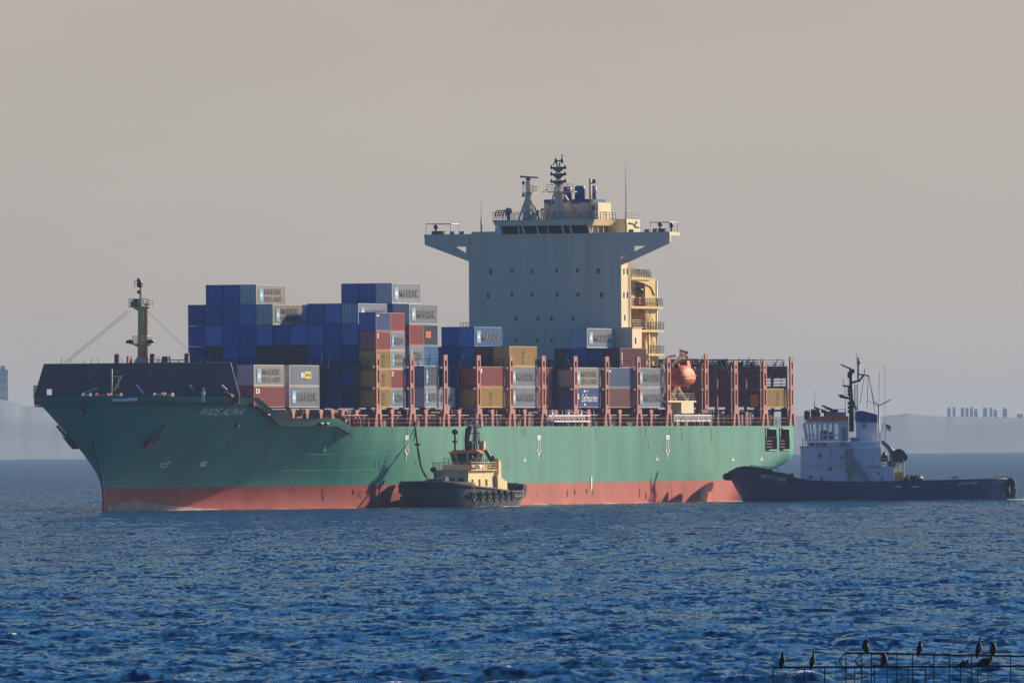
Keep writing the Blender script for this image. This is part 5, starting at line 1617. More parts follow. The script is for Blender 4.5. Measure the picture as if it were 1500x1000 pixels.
# ================================================================ the cream tug alongside, bow this way
M_OCHRE = paint('ochre_cabin_paint', (0.74, 0.56, 0.28), 0.5, 0.12, 0.6, dirt=(0.35, 0.22, 0.10))
def tug_alongside():
    e = thing('tug_boat', 'small dark tug with cream cabin pressed against the green side of the ship', 'tug', W(82, 24.9, 0), SHIP_ROT)
    T = MB
    HT = [(15.2, .3), (14.8, 1.6), (14, 2.9), (12.6, 4.0), (10.5, 4.8), (7, 5.3), (2, 5.45), (-6, 5.4), (-11, 5.1), (-13.6, 4.6), (-15, 4.0)]
    def hull_line(zf, shrink, lift):
        return [(x*(1-.02*shrink), b*(1-.10*shrink), lift(x)) for x, b in HT]
    top = lambda x: 2.55+.95*max(0, x/15)**2 - .45*(1 if x < -5.5 else 0 if x > -4 else (-4-x)/1.5)
    m = T()
    rows = []
    for zi, sh in ((-1.5, 3.2), (0, 1.6), (.8, .7), (1.6, .2)):
        rows.append([(x-(.9*sh*.45 if x > 8 else 0), b*(1-.07*sh), zi) for x, b in HT])
    rows.append([(x, b, top(x)) for x, b in HT])
    n = len(HT)
    for s in (1, -1):
        vs = [(x, s*b, z) for r in rows for (x, b, z) in r]
        m.add(vs, [(j*n+i, j*n+i+1, (j+1)*n+i+1, (j+1)*n+i) for j in range(len(rows)-1) for i in range(n-1)], True)
    for j in range(len(rows)-1):
        a, b = rows[j], rows[j+1]
        for i in (0, n-1): m.add([(a[i][0], a[i][1], a[i][2]), (a[i][0], -a[i][1], a[i][2]), (b[i][0], -b[i][1], b[i][2]), (b[i][0], b[i][1], b[i][2])], [(0, 1, 2, 3)])
    for i in range(n-1):                                      # deck inside the bulwark
        a, b = rows[-1][i], rows[-1][i+1]
        m.add([(a[0], a[1]-.05, a[2]-.9), (a[0], -a[1]+.05, a[2]-.9), (b[0], -b[1]+.05, b[2]-.9), (b[0], b[1]-.05, b[2]-.9)], [(0, 1, 2, 3)])
    m.build('hull', M_BLACK, e)
    m = T()
    m.loft([(x, b+.05, top(x)-.02) for x, b in HT], .16, 6); m.loft([(x, -b-.05, top(x)-.02) for x, b in HT], .16, 6)
    m.loft([(x, b+.08, 1.35) for x, b in HT[4:]], .2, 6); m.loft([(x, -b-.08, 1.35) for x, b in HT[4:]], .2, 6)
    m.build('rubbing_strake', M_RUBBER, e)
    m = T()
    m.loft([(15.0*math.cos(a)*.55+7.0, 4.9*math.sin(a)*1.03, 2.9+.3*math.cos(a)) for a in np.linspace(-1.35, 1.35, 22)], .48, 10)
    m.build('bow_fender', M_RUBBER, e)
    for i in range(7):                                        # tyres hung along the port side
        x = 9.5-i*2.6
        m = T(); b = tab([(p, q) for p, q in HT[::-1]], x)
        ring = [(x+.62*math.cos(a), b+.28, 1.5+.62*math.sin(a)) for a in np.linspace(0, 2*PI, 15)]
        m.loft(ring, .2, 6)
        m.build('tyre_fender', M_RUBBER, e)
    # white bulwark on the quarter and the stern fender, both in the sun
    m = T()
    for (xa, xb, z1) in ((-6, -13, 2.15),):
        m.prism([(xa, 5.05, 1.6), (xb, 4.55, 1.6), (xb, 4.55, z1), (xa, 5.05, z1)], (0, .08, 0))
    for k in range(7): x = -6.3-k*1.05; m.box(x-.06, x+.06, 4.4, 5.0, 1.5, 2.1)
    m.build('bulwark_stay', M_WHITED, e)
    m = T(); m.loft([(-15.4, 4.3*f, 2.15+.25*(1-f*f)) for f in np.linspace(-1, 1, 13)], .95, 10); m.build('stern_fender', M_RUBBER, e)
    m = T()
    for f in (-.7, -.2, .3, .8): m.loft([(-15.4+1.0*math.cos(a), 4.0*f, 2.2+1.0*math.sin(a)) for a in np.linspace(0, 2*PI, 15)], .16, 6)
    m.build('tyre_fender', M_RUBBER, e)
    m = T()
    for (x, y) in ((-8, 4.95), (-11, 4.75)): m.box(x-.5, x+.5, y+.13, y+.2, 1.5, 1.85)
    m.build('freeing_port', M_STEEL, e)
    # deckhouse
    uF = lambda px, py, xl: front(px, py, 82-xl)
    m = T()
    xs0, xs1 = 3.5, -7.8
    m.hull8([(xs1, -2.5, 1.6), (xs0, -2.5, 1.6), (xs0, 2.5, 1.6), (xs1, 2.5, 1.6)], [(xs1, -2.35, 5.0), (xs0-.5, -2.35, 5.0), (xs0-.5, 2.35, 5.0), (xs1, 2.35, 5.0)])
    dh = m.build('deckhouse', M_OCHRE, e)
    for x in (1.5, -1.5, -4.5):
        m = T(); m.hull8([(x-.3, 2.46, 2.9), (x+.3, 2.46, 2.9), (x+.3, 2.50, 2.9), (x-.3, 2.50, 2.9)], [(x-.3, 2.42, 3.8), (x+.3, 2.42, 3.8), (x+.3, 2.46, 3.8), (x-.3, 2.46, 3.8)]); m.build('window', M_GLASS, dh)
    for y in (-1.4, 0, 1.4):
        m = T(); m.box(xs0-.28, xs0-.16, y-.4, y+.4, 3.2, 4.0); m.build('window', M_GLASS, dh)
    m = T(); m.box(xs1-.2, xs0-.3, -2.8, 2.8, 5.001, 5.12); m.rail([(xs1, 2.7, 5.1), (xs0-.5, 2.7, 5.1), (xs0-.5, -2.7, 5.1), (xs1, -2.7, 5.1)], 1.0, .9, .04, 3, True); m.build('boat_deck', M_OCHRE, e)
    xc = -3.2
    m = T(); m.hull8([(-6.8, -2.05, 5.121), (1.2, -2.05, 5.121), (1.2, 2.05, 5.121), (-6.8, 2.05, 5.121)], [(-6.6, -1.95, 5.75), (.8, -1.95, 5.75), (.8, 1.95, 5.75), (-6.6, 1.95, 5.75)]); mt0 = m.build('middle_tier', M_OCHRE, e)
    m = T(); m.rail([(1.0, 1.9, 5.75), (-6.5, 1.9, 5.75)], .9, .8, .04, 3); m.rail([(1.0, 1.9, 5.75), (1.0, -1.9, 5.75)], .9, .8, .04, 3); m.build('railing', M_STEEL, mt0)
    for x in (2.4, -6.9):
        m = T(); m.tube((x, 2.6, 5.1), (x, 2.6, 6.6), .07, 5); m.lathe((x, 2.6, 6.5), [(.1, 0), (.25, .1), (.25, .45), (.1, .55)], 8); m.build('deck_lamp', M_STEEL, e)
    m = T(); m.loft([(-.2, 2.45, 5.5), (-1.6, 2.45, 5.5)], .33, 10); m.build('life_raft', M_WHITED, e)
    # eight-sided wheelhouse, glazed all round
    def octo(r, z, k=1.0): return [(xc+r*k*math.cos(PI/8+PI/4*i), r*math.sin(PI/8+PI/4*i), z) for i in range(8)]
    m = T(); m.prism(octo(1.85, 5.1), (0, 0, .75)); m.prism(octo(.95, 5.86), (0, 0, 1.5)); wh = m.build('wheelhouse', M_OCHRE, e)
    lo, hi = octo(1.85, 5.86), octo(2.2, 7.35)
    for i in range(8):
        j = (i+1) % 8
        a, b, c, d = [Vector(q) for q in (lo[i], lo[j], hi[j], hi[i])]
        m = T()
        w = [a.lerp(b, .08), a.lerp(b, .92), d.lerp(c, .92), d.lerp(c, .08)]
        m.add([tuple(q) for q in w]+[tuple(q-(Vector((q.x-xc, q.y, 0))).normalized()*.05) for q in w], [(0, 1, 2, 3), (7, 6, 5, 4), (0, 4, 5, 1), (1, 5, 6, 2), (2, 6, 7, 3), (3, 7, 4, 0)])
        m.build('window', M_GLASS, wh)
        m = T(); m.tube(tuple(a), tuple(d), .10, 6); m.build('mullion', M_OCHRE, wh)
    m = T(); m.hull8(*[[p for p in octo(2.95, 7.36)][::2], [p for p in octo(2.5, 7.36)][::2]]) if False else m.prism(octo(2.45, 7.36), (0, 0, .25)); m.prism(octo(1.95, 7.611), (0, 0, .2)); m.build('roof', M_ORANGE, wh)
    # gear on the roof
    zr = 7.8
    m = T(); m.tube((xc+1.3, -1.2, zr), (xc+1.3, -1.2, zr+2.3), .12, 6); m.ball((xc+1.3, -1.2, zr+2.5), .45, .45, .4); m.box(xc+1.0, xc+1.6, -1.5, -.9, zr+1.0, zr+1.3); m.build('searchlight', M_STEEL, e)
    m = T(); m.loft([(xc+.4, .15, zr), (xc+.4, .2, zr+1.4), (xc+.4, .45, zr+2.8), (xc+.4, .9, zr+3.3)], [.25, .34, .45, .25], 10); m.build('fire_monitor', M_STEEL, e)
    m = T()
    m.loft([(xc-1, .8, zr), (xc-1, .9, zr+2.8), (xc-1, .9, zr+6.6)], [.2, .14, .06], 6)
    for dy, z in ((.8, 2.3), (.6, 4.2), (1.0, 3.1), (.5, 5.3)): m.tube((xc-1, .9-dy, zr+z), (xc-1, .9+dy, zr+z), .07, 5)
    m.tube((xc-1, 1.7, zr), (xc-1, .95, zr+3.2), .07, 5); m.tube((xc-2, .9, zr), (xc-1, .9, zr+3.0), .09, 5); m.tube((xc-.2, .9, zr+3.4), (xc-1, .9, zr+3.4), .06, 5)
    for z in (3.4, 4.4): m.lathe((xc-1.3, .7, zr+z), [(.12, 0), (.2, .1), (.2, .4), (.1, .5)], 8)
    mt = m.build('mast', M_STEEL, e)
    m = T()
    for dx, dy in ((-.45, -.4), (-.45, .4), (.45, 0)): m.tube((xc-1+dx*1.6, .9+dy*1.6, zr), (xc-1+dx*.3, .9+dy*.3, zr+4.2), .06, 5)
    for z in (1.0, 2.0, 3.0): m.tube((xc-1.5, .45, zr+z), (xc-1.5, 1.35, zr+z), .05, 4); m.tube((xc-1.5, 1.35, zr+z), (xc-.5, .9, zr+z), .05, 4)
    m.build('mast_lattice', M_GREY, mt)
    m = T(); m.box(xc-1.2, xc-.9, -.2, 2.0, zr+3.3, zr+3.55); m.build('radar_scanner', M_WHITED, mt)
    for y_ in (-.6, -1.9, 1.8):
        m = T(); m.tube((xc-.4, y_, zr), (xc-.4, y_, zr+2.6), .03, 4); m.build('whip_antenna', M_STEEL, e)
    m = T(); m.box(xc-1.9, xc-1.3, 1.4, 2.1, zr, zr+1.2); m.build('roof_box', M_OCHRE, e)
    # twin funnels with their bent exhausts
    for y in (2.2, -2.2):
        m = T(); m.hull8([(-10.2, y-.6, 1.6), (-8.4, y-.6, 1.6), (-8.4, y+.6, 1.6), (-10.2, y+.6, 1.6)], [(-10.0, y-.5, 6.1), (-9.1, y-.5, 6.6), (-9.1, y+.5, 6.6), (-10.0, y+.5, 6.1)]); fn = m.build('funnel', M_OCHRE, e)
        m = T(); m.loft([(-9.3, y*.95, 5.2), (-8.6, y*.75, 6.6), (-7.9, y*.45, 8.0), (-7.7, y*.40, 9.0)], [.34, .32, .3, .28], 10); m.build('exhaust', M_STEEL, fn)
    m = T(); m.hull8([(-12, 1.2, 1.6), (-7.9, 1.2, 1.6), (-7.9, 3.0, 1.6), (-12, 3.0, 1.6)], [(-12, 1.2, 3.4), (-7.9, 1.2, 4.4), (-7.9, 2.9, 4.4), (-12, 2.9, 3.4)]); m.build('engine_casing', M_OCHRE, e)
    # winch forward, tow gear, clutter in the sun
    m = T(); m.loft([(9.3, -1.3, 3.2), (9.3, 1.3, 3.2)], .75, 12)
    for y in (-1.35, 1.35): m.loft([(9.3, y-.05, 3.2), (9.3, y+.05, 3.2)], 1.1, 12)
    m.box(8.5, 10, -1.6, 1.6, 1.8, 2.4); m.build('winch', M_STEEL, e)
    m = T(); m.loft([(5.6, -1.6, 2.5), (5.5, -1.6, 4.6), (5.9, -1.8, 5.2)], [.22, .18, .24], 7); m.tube((5.5, -1.4, 4.2), (4.4, -.8, 4.7), .1, 5); m.loft([(5.9, -2.1, 5.1), (5.7, -1.3, 5.3)], .3, 8); m.build('deck_crane', M_STEEL, e)
    m = T()
    for y in (-1.1, -.3, .5): m.lathe((11.2, y, 2.6), [(.22, 0), (.22, .6), (.32, .7), (.32, .8)], 8)
    m.build('bollard', M_WHITE, e)
    m = T()
    for y in (-2.8, 2.8): m.rail([(3, y, 2.2), (8, y*1.4, 2.3)], 1.0, 1, .04, 2)
    m.build('deck_railing', M_STEEL, e)
    rnd = random.Random(2); m = T()
    for k in range(12): x = rnd.uniform(-9, -5); y = rnd.uniform(2.2, 2.6); m.tube((x, y, 5.1), (x, y, rnd.uniform(5.5, 6.4)), .06, 5)
    m.build('boat_deck_gear', M_BUFF, e)
tug_alongside()
def tow_line():
    a = W(su(608, 623, 18.5), 18.8, ZD+.2)
    b = W(82-9.3, 24.6, 3.9)
    def world_pts(pix, dist):
        return [at(px, py, d) for (px, py), d in zip(pix, dist)]
    pix = [(608, 622), (610, 640), (611.5, 652), (613.5, 668), (617, 684), (622, 695), (629, 703.5), (636, 706)]
    d0, d1 = a.y, b.y
    pts = [at(px, py, d0+(d1-d0)*i/(len(pix)-1)) for i, (px, py) in enumerate(pix)]
    m = MB()
    base = pts[0].copy()
    m.loft([tuple(p-base) for p in pts], .14, 6)
    k = pts[2]-base
    m.loft([tuple(k+Vector((-.5, 0, .1))), tuple(k+Vector((0, 0, .1))), tuple(k+Vector((.45, 0, .15)))], [.06, .25, .05], 6)
    m.loft([(-.35, 0, -2.2), (-.1, 0, 0), (0, 0, .4), (.25, 0, -2.0)], .12, 5)
    o = m.build('tow_rope', M_ROPE, None, tuple(base))
    tag(o, 'dark tow rope sagging from the green ship deck edge down to the cream-cabined tug', 'rope')
tow_line()

# ================================================================ the blue tug at the stern, seen from its port side
TY = 2192.0
def big_tug():
    sc = FPX/TY
    LX = lambda px: -(px-1278)/sc
    LZ = lambda px, py: at(px, py, TY).z
    cx = at(1278, 700, TY).x
    e = thing('tug_boat', 'large dark blue tug with a white wheelhouse and two fire monitors at the ship stern', 'tug', (cx, TY+5.2, 0), PI)
    HB = 5.4
    px_top = [(1066, 693), (1069, 691), (1076, 687), (1090, 685), (1105, 686.5), (1125, 689), (1150, 693.5), (1170, 701), (1190, 704), (1250, 705.5), (1330, 704.5), (1400, 703), (1450, 701.5), (1472, 700.5), (1478, 703), (1481, 709)]
    st = []
    for px, py in px_top:
        x = LX(px); z = LZ(px, py)
        xb, xs = LX(1066), LX(1481)
        f = (xb-x); g = x-xs
        b = HB*min(1, (max(f, .02)/9.0))**.55*min(1, (max(g, .05)/3.2))**.4
        st.append((x, max(.15, b), z))
    def stem_shift(z, x):                                       # raked stem: the hull draws back below
        top = st[0][2]; k = max(0, min(1, (x-LX(1150))/(LX(1066)-LX(1150))))
        return -k*max(0, (top-z))*.55
    m = MB()
    lv = [0, .18, .36, .55, .75, .9, 1.0]
    n = len(st)
    rows = []
    for f in lv:
        row = []
        for (x, b, zt) in st:
            z = -1.2+(zt+1.2)*f
            nb = b*(.72+.28*f**.6) if x > 8 else b*(.93+.07*f)
            row.append((x+stem_shift(z, x), max(.1, nb), z))
        rows.append(row)
    for s in (1, -1):
        vs = [(x, s*b, z) for r in rows for (x, b, z) in r]
        m.add(vs, [(j*n+i, j*n+i+1, (j+1)*n+i+1, (j+1)*n+i) for j in range(len(rows)-1) for i in range(n-1)], True)
    for j in range(len(rows)-1):
        for i in (0, n-1):
            a, b = rows[j][i], rows[j+1][i]
            m.add([(a[0], a[1], a[2]), (a[0], -a[1], a[2]), (b[0], -b[1], b[2]), (b[0], b[1], b[2])], [(0, 1, 2, 3)])
    for i in range(n-1):
        a, b = rows[-1][i], rows[-1][i+1]
        m.add([(a[0], a[1]-.05, a[2]-.8), (a[0], -a[1]+.05, a[2]-.8), (b[0], -b[1]+.05, b[2]-.8), (b[0], b[1]-.05, b[2]-.8)], [(0, 1, 2, 3)])
    m.build('hull', M_NAVY, e)
    m = MB()
    for s in (1, -1): m.loft([(x+stem_shift(z-.05, x), s*(b+.04), z-.05) for x, b, z in st], .13, 6)
    zz = lambda x: 1.75
    for s in (1, -1): m.loft([(x+stem_shift(1.75, x), s*(b+.06), 1.75) for x, b, z in st[5:-1]], .14, 6)
    m.build('rubbing_strake', M_NAVY, e)
    m = MB(); m.loft([(st[0][0]-.4+.55*math.cos(a)-(.0), 2.9*math.sin(a), st[0][2]-.5) for a in np.linspace(-1.4, 1.4, 13)], .55, 9)
    pts = [(LX(px), 0, LZ(px, py)+.1) for px, py in ((1070, 693), (1078, 688), (1090, 686), (1105, 687.5), (1128, 691))]
    for s in (1, -1): m.loft([(x-.3, s*min(HB*.93, 1.2+i*1.15), z) for i, (x, _, z) in enumerate(pts)], .3, 8)
    m.build('bow_fender', M_RUBBER, e)
    # name in faded letters on the bow and the quarter
    def name_on(px0, py0, px1, py1, ht, mat, nm):
        x0, x1 = LX(px0), LX(px1); z0, z1 = LZ(px0, py0), LZ(px1, py1)
        vs, fs = text_mesh('МОГУЧИЙ', .02, 0)
        m = MB()
        out = []
        for a, c in vs:
            x = x0+(x1-x0)*a; z = z0+(z1-z0)*a+c*ht
            i = max(j for j in range(n) if st[j][0] >= x-1e-6) if x <= st[0][0] else 0
            i2 = min(i+1, n-1)
            t_ = 0 if st[i][0] == st[i2][0] else (st[i][0]-x)/(st[i][0]-st[i2][0])
            b = st[i][1]+(st[i2][1]-st[i][1])*t_
            zt = st[i][2]+(st[i2][2]-st[i][2])*t_
            f = (z+1.2)/(zt+1.2)
            k = (.72+.28*f**.6) if x > 8 else (.93+.07*f)
            out.append((x, b*k+.10, z))
        m.add(out, fs)
        m.build(nm, mat, e)
    name_on(1115, 699, 1152, 706.5, .72, M_WHITED, 'boat_name')
    name_on(1404, 710, 1431, 709, .5, M_WHITED, 'boat_name')
    # stern: big tyre, worn light patch
    m = MB()
    x = LX(1484); z = LZ(1484, 715)
    m.loft([(x+.15*math.sin(a), 2.2+.0*a+.75*math.cos(a)*.8, z+1.25*math.sin(a)) for a in np.linspace(0, 2*PI, 19)], .36, 8)
    m.loft([(x+.3+.55*math.cos(a), 3.3, z+1.25*math.sin(a)) for a in np.linspace(0, 2*PI, 19)], .34, 8)
    m.build('tyre_fender', M_RUBBER, e)
    m = MB()
    for px in (1316, 1340): m.box(LX(px+5), LX(px-5), HB+.0, HB+.05, 1.95, 2.15)
    m.build('freeing_port', M_WHITED, e)
    # superstructure
    def block(name, pxa, pxb, pya, pyb, hw, mat=M_WHITED, parent=e, y0=None):
        m = MB(); zb_, zt_ = LZ(1250, pyb), LZ(1250, pya)
        m.box(LX(pxb), LX(pxa), -hw if y0 is None else y0, hw, zb_, zt_)
        return m.build(name, mat, parent)
    def pane(parent, pxa, pxb, pya, pyb, y, nm='window', mat=M_GLASS, t=.03):
        m = MB(); m.box(LX(pxb), LX(pxa), y-.02, y+t, LZ(1250, pyb), LZ(1250, pya)); return m.build(nm, mat, parent)
    d1 = block('main_deckhouse', 1174.5, 1247.5, 655.2, 708, 4.3)
    d2 = block('engine_casing', 1248, 1291, 655, 708, 4.0)
    d2b = block('after_house', 1291.3, 1309, 683, 706, 3.6)
    b1 = block('boat_deck', 1173.5, 1247.7, 652.8, 655, 4.6, M_GREY)
    mid = block('middle_house', 1184, 1247, 646.5, 652.7, 3.4)
    d3 = block('casing_upper', 1247.2, 1290, 656-9.5, 654.8, 3.3)
    pane(d1, 1199, 1203.5, 663, 669.5, 4.3)
    pane(d1, 1213, 1219, 684.5, 688.5, 4.3)
    pane(d1, 1185, 1190, 696, 700, 4.3); pane(d1, 1202, 1205, 697, 702, 4.3)
    pane(d1, 1241.5, 1246.5, 685, 706, 4.3, 'door', M_GREY)
    pane(d1, 1216, 1217.5, 656, 684, 4.3, 'pipe', M_GREY, .12)
    for px in (1223, 1238, 1232, 1236): pane(d1, px-1, px+1, 661 if px in (1223, 1238) else 668, 666 if px in (1223, 1238) else 673, 4.3, 'deck_fitting', M_GREY, .2)
    m = MB(); m.box(LX(1248), LX(1216), 4.31, 4.9, LZ(1250, 682.3), LZ(1250, 681.5)); m.rail([(LX(1247), 4.85, LZ(1250, 681.5)), (LX(1217), 4.85, LZ(1250, 681.5))], 1.0, 1, .04, 2); m.build('side_gallery', M_WHITED, e)
    pane(d1, 1174.6, 1247, 679.5, 680.3, 4.3, 'deck_seam', M_GREY, .06)
    for (a, b) in ((1186, 1190.5), (1190.8, 1193.5), (1196, 1199), (1202, 1211)): pane(mid, a, b, 648, 652, 3.4)
    m = MB(); m.loft([(LX(1236), 3.5, LZ(1250, 650)), (LX(1236), 4.0, LZ(1250, 650))], .42, 12); m.build('life_ring_box', M_GREY, e)
    # stair up the side, grating locker
    m = MB()
    a = (LX(1245), 4.6, LZ(1250, 672)); b = (LX(1270), 4.6, LZ(1250, 706))
    for y in (4.35, 5.0):
        m.hull8([(a[0]-.5, y, a[2]), (a[0], y, a[2]), (a[0], y+.08, a[2]), (a[0]-.5, y+.08, a[2])], [(b[0]-.5, y, b[2]), (b[0], y, b[2]), (b[0], y+.08, b[2]), (b[0]-.5, y+.08, b[2])])
        m.tube((a[0], y, a[2]+.9), (b[0], y, b[2]+.9), .05, 4)
    for k in range(12): f = (k+.5)/12; m.box(a[0]+(b[0]-a[0])*f-.35, a[0]+(b[0]-a[0])*f-.05, 4.43, 5.0, a[2]+(b[2]-a[2])*f-.02, a[2]+(b[2]-a[2])*f+.03)
    m.build('stair', M_GREY, e)
    m = MB(); m.lathe((LX(1245.5), 4.5, LZ(1250, 694)), [(.5, 0), (.55, .2), (.55, 3.2), (.4, 3.6), (.1, 3.7)], 10); m.build('fuel_bottle_column', M_GREY, e)
    for a, b in ((1272, 1277), (1277.6, 1283)): pane(d2, a, b, 658.5, 672, 4.0, 'door', M_WHITED, .12)
    pane(d2, 1270, 1290, 683, 684.3, 4.0, 'ledge', M_GREY, .5); pane(d2, 1286, 1289, 691, 695, 4.0)
    pane(d2b, 1291.5, 1293.5, 697, 704, 3.6, 'door', M_GREY)
    # wheelhouse with a raked, glazed face
    zw0, zw1, zw2, zw3 = LZ(1215, 646), LZ(1215, 634.5), LZ(1215, 620.5), LZ(1215, 614.5)
    XA, XB = LX(1183), LX(1244)
    m = MB()
    m.hull8([(XB, -2.9, zw0), (XA, -2.9, zw0), (XA, 2.9, zw0), (XB, 2.9, zw0)], [(XB, -3.0, zw1-.9), (XA+.1, -3.0, zw1-.9), (XA+.1, 3.0, zw1-.9), (XB, 3.0, zw1-.9)])
    m.hull8([(XB, -3.1, zw2), (XA+.45, -3.1, zw2), (XA+.45, 3.1, zw2), (XB, 3.1, zw2)], [(XB, -2.8, zw3+.3), (XA-.3, -2.8, zw3+.3), (XA-.3, 2.8, zw3+.3), (XB, 2.8, zw3+.3)])
    m.box(LX(1243.8), LX(1231.5), -2.95, 3.02, zw1-.899, zw2-.001)
    wh = m.build('wheelhouse', M_WHITED, e)
    # corner posts and mullions, thin panes you can see the haze through
    gl = bpy.data.materials.new('clear_window_glass'); gl.use_nodes = True
    g = gl.node_tree.nodes['Principled BSDF']; g.inputs['Transmission Weight'].default_value = 1.0; g.inputs['Roughness'].default_value = 0.02; g.inputs['IOR'].default_value = 1.02
    g.inputs['Base Color'].default_value = (.75, .82, .88, 1)
    xs_ = [1183.5, 1188.5, 1193.5, 1199, 1206, 1214, 1222, 1231.5]
    for s in (3.02, -3.02):
        for i, px in enumerate(xs_):
            m = MB(); m.tube((LX(px), s*.985, zw1-.9), (LX(px)+(.3 if i < 3 else 0), s, zw2), .11 if i else .14, 5); m.build('mullion', M_WHITED, wh)
        m = MB(); zmid = LZ(1215, 637.0); m.box(LX(1231.5), LX(1183.5), s-.06, s+.06, zmid-.08, zmid+.1); m.build('sill_rail', M_WHITED, wh)
        for a, b in zip(xs_, xs_[1:]):
            m = MB(); m.box(LX(b)+.1, LX(a)-.1, s-.01, s+.01, zw1-.88, zw2-.02); m.build('window', gl, wh)
    for y in np.linspace(-2.6, 2.6, 6):
        m = MB(); m.tube((XA+.05, y, zw1-.9), (XA+.42, y, zw2), .1, 5); m.build('mullion', M_WHITED, wh)
    m = MB(); m.box(LX(1212), LX(1203), -1.5, 1.5, zw1-.89, zw1+.45); m.box(LX(1224), LX(1216), -1, 1, zw1-.89, zw1+.2); m.build('steering_console', M_GREY, wh)
    pane(wh, 1234, 1241, 626, 645, 3.03, 'door', M_GREY)
    m = MB(); m.hull8([(XB, -3.25, zw3-.12), (XA+.0, -3.25, zw3-.12), (XA+.0, 3.25, zw3-.12), (XB, 3.25, zw3-.12)], [(XB+.1, -3.0, zw3+.5), (XA-.8, -3.0, zw3+.5), (XA-.8, 3.0, zw3+.5), (XB+.1, 3.0, zw3+.5)]); m.build('roof', M_ORANGE, wh)
    m = MB(); m.hull8([(XB+.3, -2.4, zw3+.51), (LX(1210), -2.4, zw3+.51), (LX(1210), 2.4, zw3+.51), (XB+.3, 2.4, zw3+.51)], [(XB+.5, -1.9, zw3+1.1), (LX(1213), -1.9, zw3+1.1), (LX(1213), 1.9, zw3+1.1), (XB+.5, 1.9, zw3+1.1)]); m.build('roof_hatch', M_GREY, wh)
    m = MB(); zt_ = zw3+.5
    m.rail([(LX(1187), 3.0, zt_), (LX(1240), 3.0, zt_)], 1.0, 1.1, .035, 2); m.build('roof_railing', M_STEEL, wh)
    m = MB(); m.rail([(LX(1176), 4.5, LZ(1200, 652.8)), (LX(1184), 4.5, LZ(1200, 652.8))], 1.15, .4, .05, 3); m.rail([(LX(1247), 4.5, LZ(1200, 652.8)), (LX(1195), 4.5, LZ(1200, 652.8))], 1.0, 1.1, .03, 2); m.build('deck_railing', M_WHITED, e)
    # fire monitors
    for (p0, p1, p2) in (((1194.5, 596), (1207, 602), (1216, 604)), ((1206, 593.5), (1218, 599), (1224, 601))):
        m = MB(); y = .8 if p0[0] < 1200 else -.8
        q = lambda p: (LX(p[0]), y, LZ(*p))
        m.loft([q(p0), q(p1), q(p2)], [.12, .2, .26], 8); m.loft([q((p2[0]-5, p2[1]+1)), (q((p2[0]-5, 600))[0], y, zt_-.1)], .26, 8); m.box(q(p2)[0]-.5, q(p2)[0]+.6, y-.5, y+.5, q(p2)[2]-.5, q(p2)[2]+.2)
        m.build('fire_monitor', M_STEEL, e)
    for px, pyt, r in ((1183.5, 606, .45), (1192, 604, .3), (1199, 603.5, .45)):
        m = MB(); z = LZ(px, pyt); m.tube((LX(px), 1.6, zt_-.4), (LX(px), 1.6, z), .13, 6); m.loft([(LX(px), 1.6, z-.9), (LX(px), 1.6, z-.3), (LX(px), 1.6, z+.3), (LX(px), 1.6, z+.5)], [r*.8, r, r, r*.4], 10); m.build('searchlight', M_STEEL, e)
    m = MB(); m.tube((LX(1195), -1, zt_), (LX(1195.5), -1, LZ(1195, 570)), .02, 4); m.tube((LX(1195), -1, zt_), (LX(1195), -1, LZ(1195, 588)), .06, 5); m.build('whip_antenna', M_STEEL, e)
    # mast
    mx = LX(1249.2)
    q = lambda px, py, y=0: (LX(px), y, LZ(px, py))
    m = MB()
    m.loft([q(1249, 632), q(1249, 540)], [.36, .27], 8)
    m.tube(q(1256, 600), q(1250.5, 586), .22, 6)
    m.tube(q(1249, 560), q(1262, 557), .18, 6); m.tube(q(1260, 558.5), q(1268, 548), .16, 6); m.tube(q(1259, 547.5), q(1275, 550), .11, 5); m.tube(q(1259, 558), q(1259.5, 523), .14, 6); m.tube(q(1257, 534), q(1257, 515), .03, 4)
    m.tube(q(1259.5, 527.5), q(1262, 530), .1, 5); m.tube(q(1262, 530), q(1260, 534), .1, 5); m.tube(q(1268.5, 547.5), q(1268.5, 540), .06, 4)
    m.tube(q(1236, 564.5), q(1249, 565.5), .13, 5); m.tube(q(1233, 580.5), q(1249, 583.5), .2, 6); m.box(LX(1236), LX(1232), -.3, .3, LZ(1233, 582.5), LZ(1233, 577.5)); m.tube(q(1229.5, 578.5), q(1238, 579), .12, 5)
    m.tube(q(1244, 545), q(1249, 546), .15, 5); m.tube(q(1237.5, 565), q(1237.5, 553), .03, 4)
    mt = m.build('mast', M_STEEL, e)
    m = MB(); m.hull8([q(1234, 532.5, -.25), q(1234, 534.5, -.25), q(1249, 541.5, -.2), q(1249.5, 539, -.2)], [q(1234, 532.5, .25), q(1234, 534.5, .25), q(1249, 541.5, .2), q(1249.5, 539, .2)]); m.box(LX(1254), LX(1248), -.4, .4, LZ(1250, 546), LZ(1250, 540)); m.build('radar_scanner', M_STEEL, mt)
    m = MB()
    for px in (1254, 1258): m.tube(q(px, 562, .3), q(px, 615, .3), .06, 4)
    k = 564
    while k < 615: m.tube(q(1254, k, .3), q(1258, k, .3), .05, 4); k += 4.4
    m.build('mast_ladder', M_GREY, mt)
    for py in (547, 551, 567, 572, 577, 590, 596, 602):
        m = MB(); px = 1245.5; m.lathe(q(px, py), [(.1, -.25), (.2, -.2), (.2, .15), (.1, .2)], 8); m.tube(q(px, py), q(1249, py), .06, 4); m.build('mast_light', M_STEEL, mt)
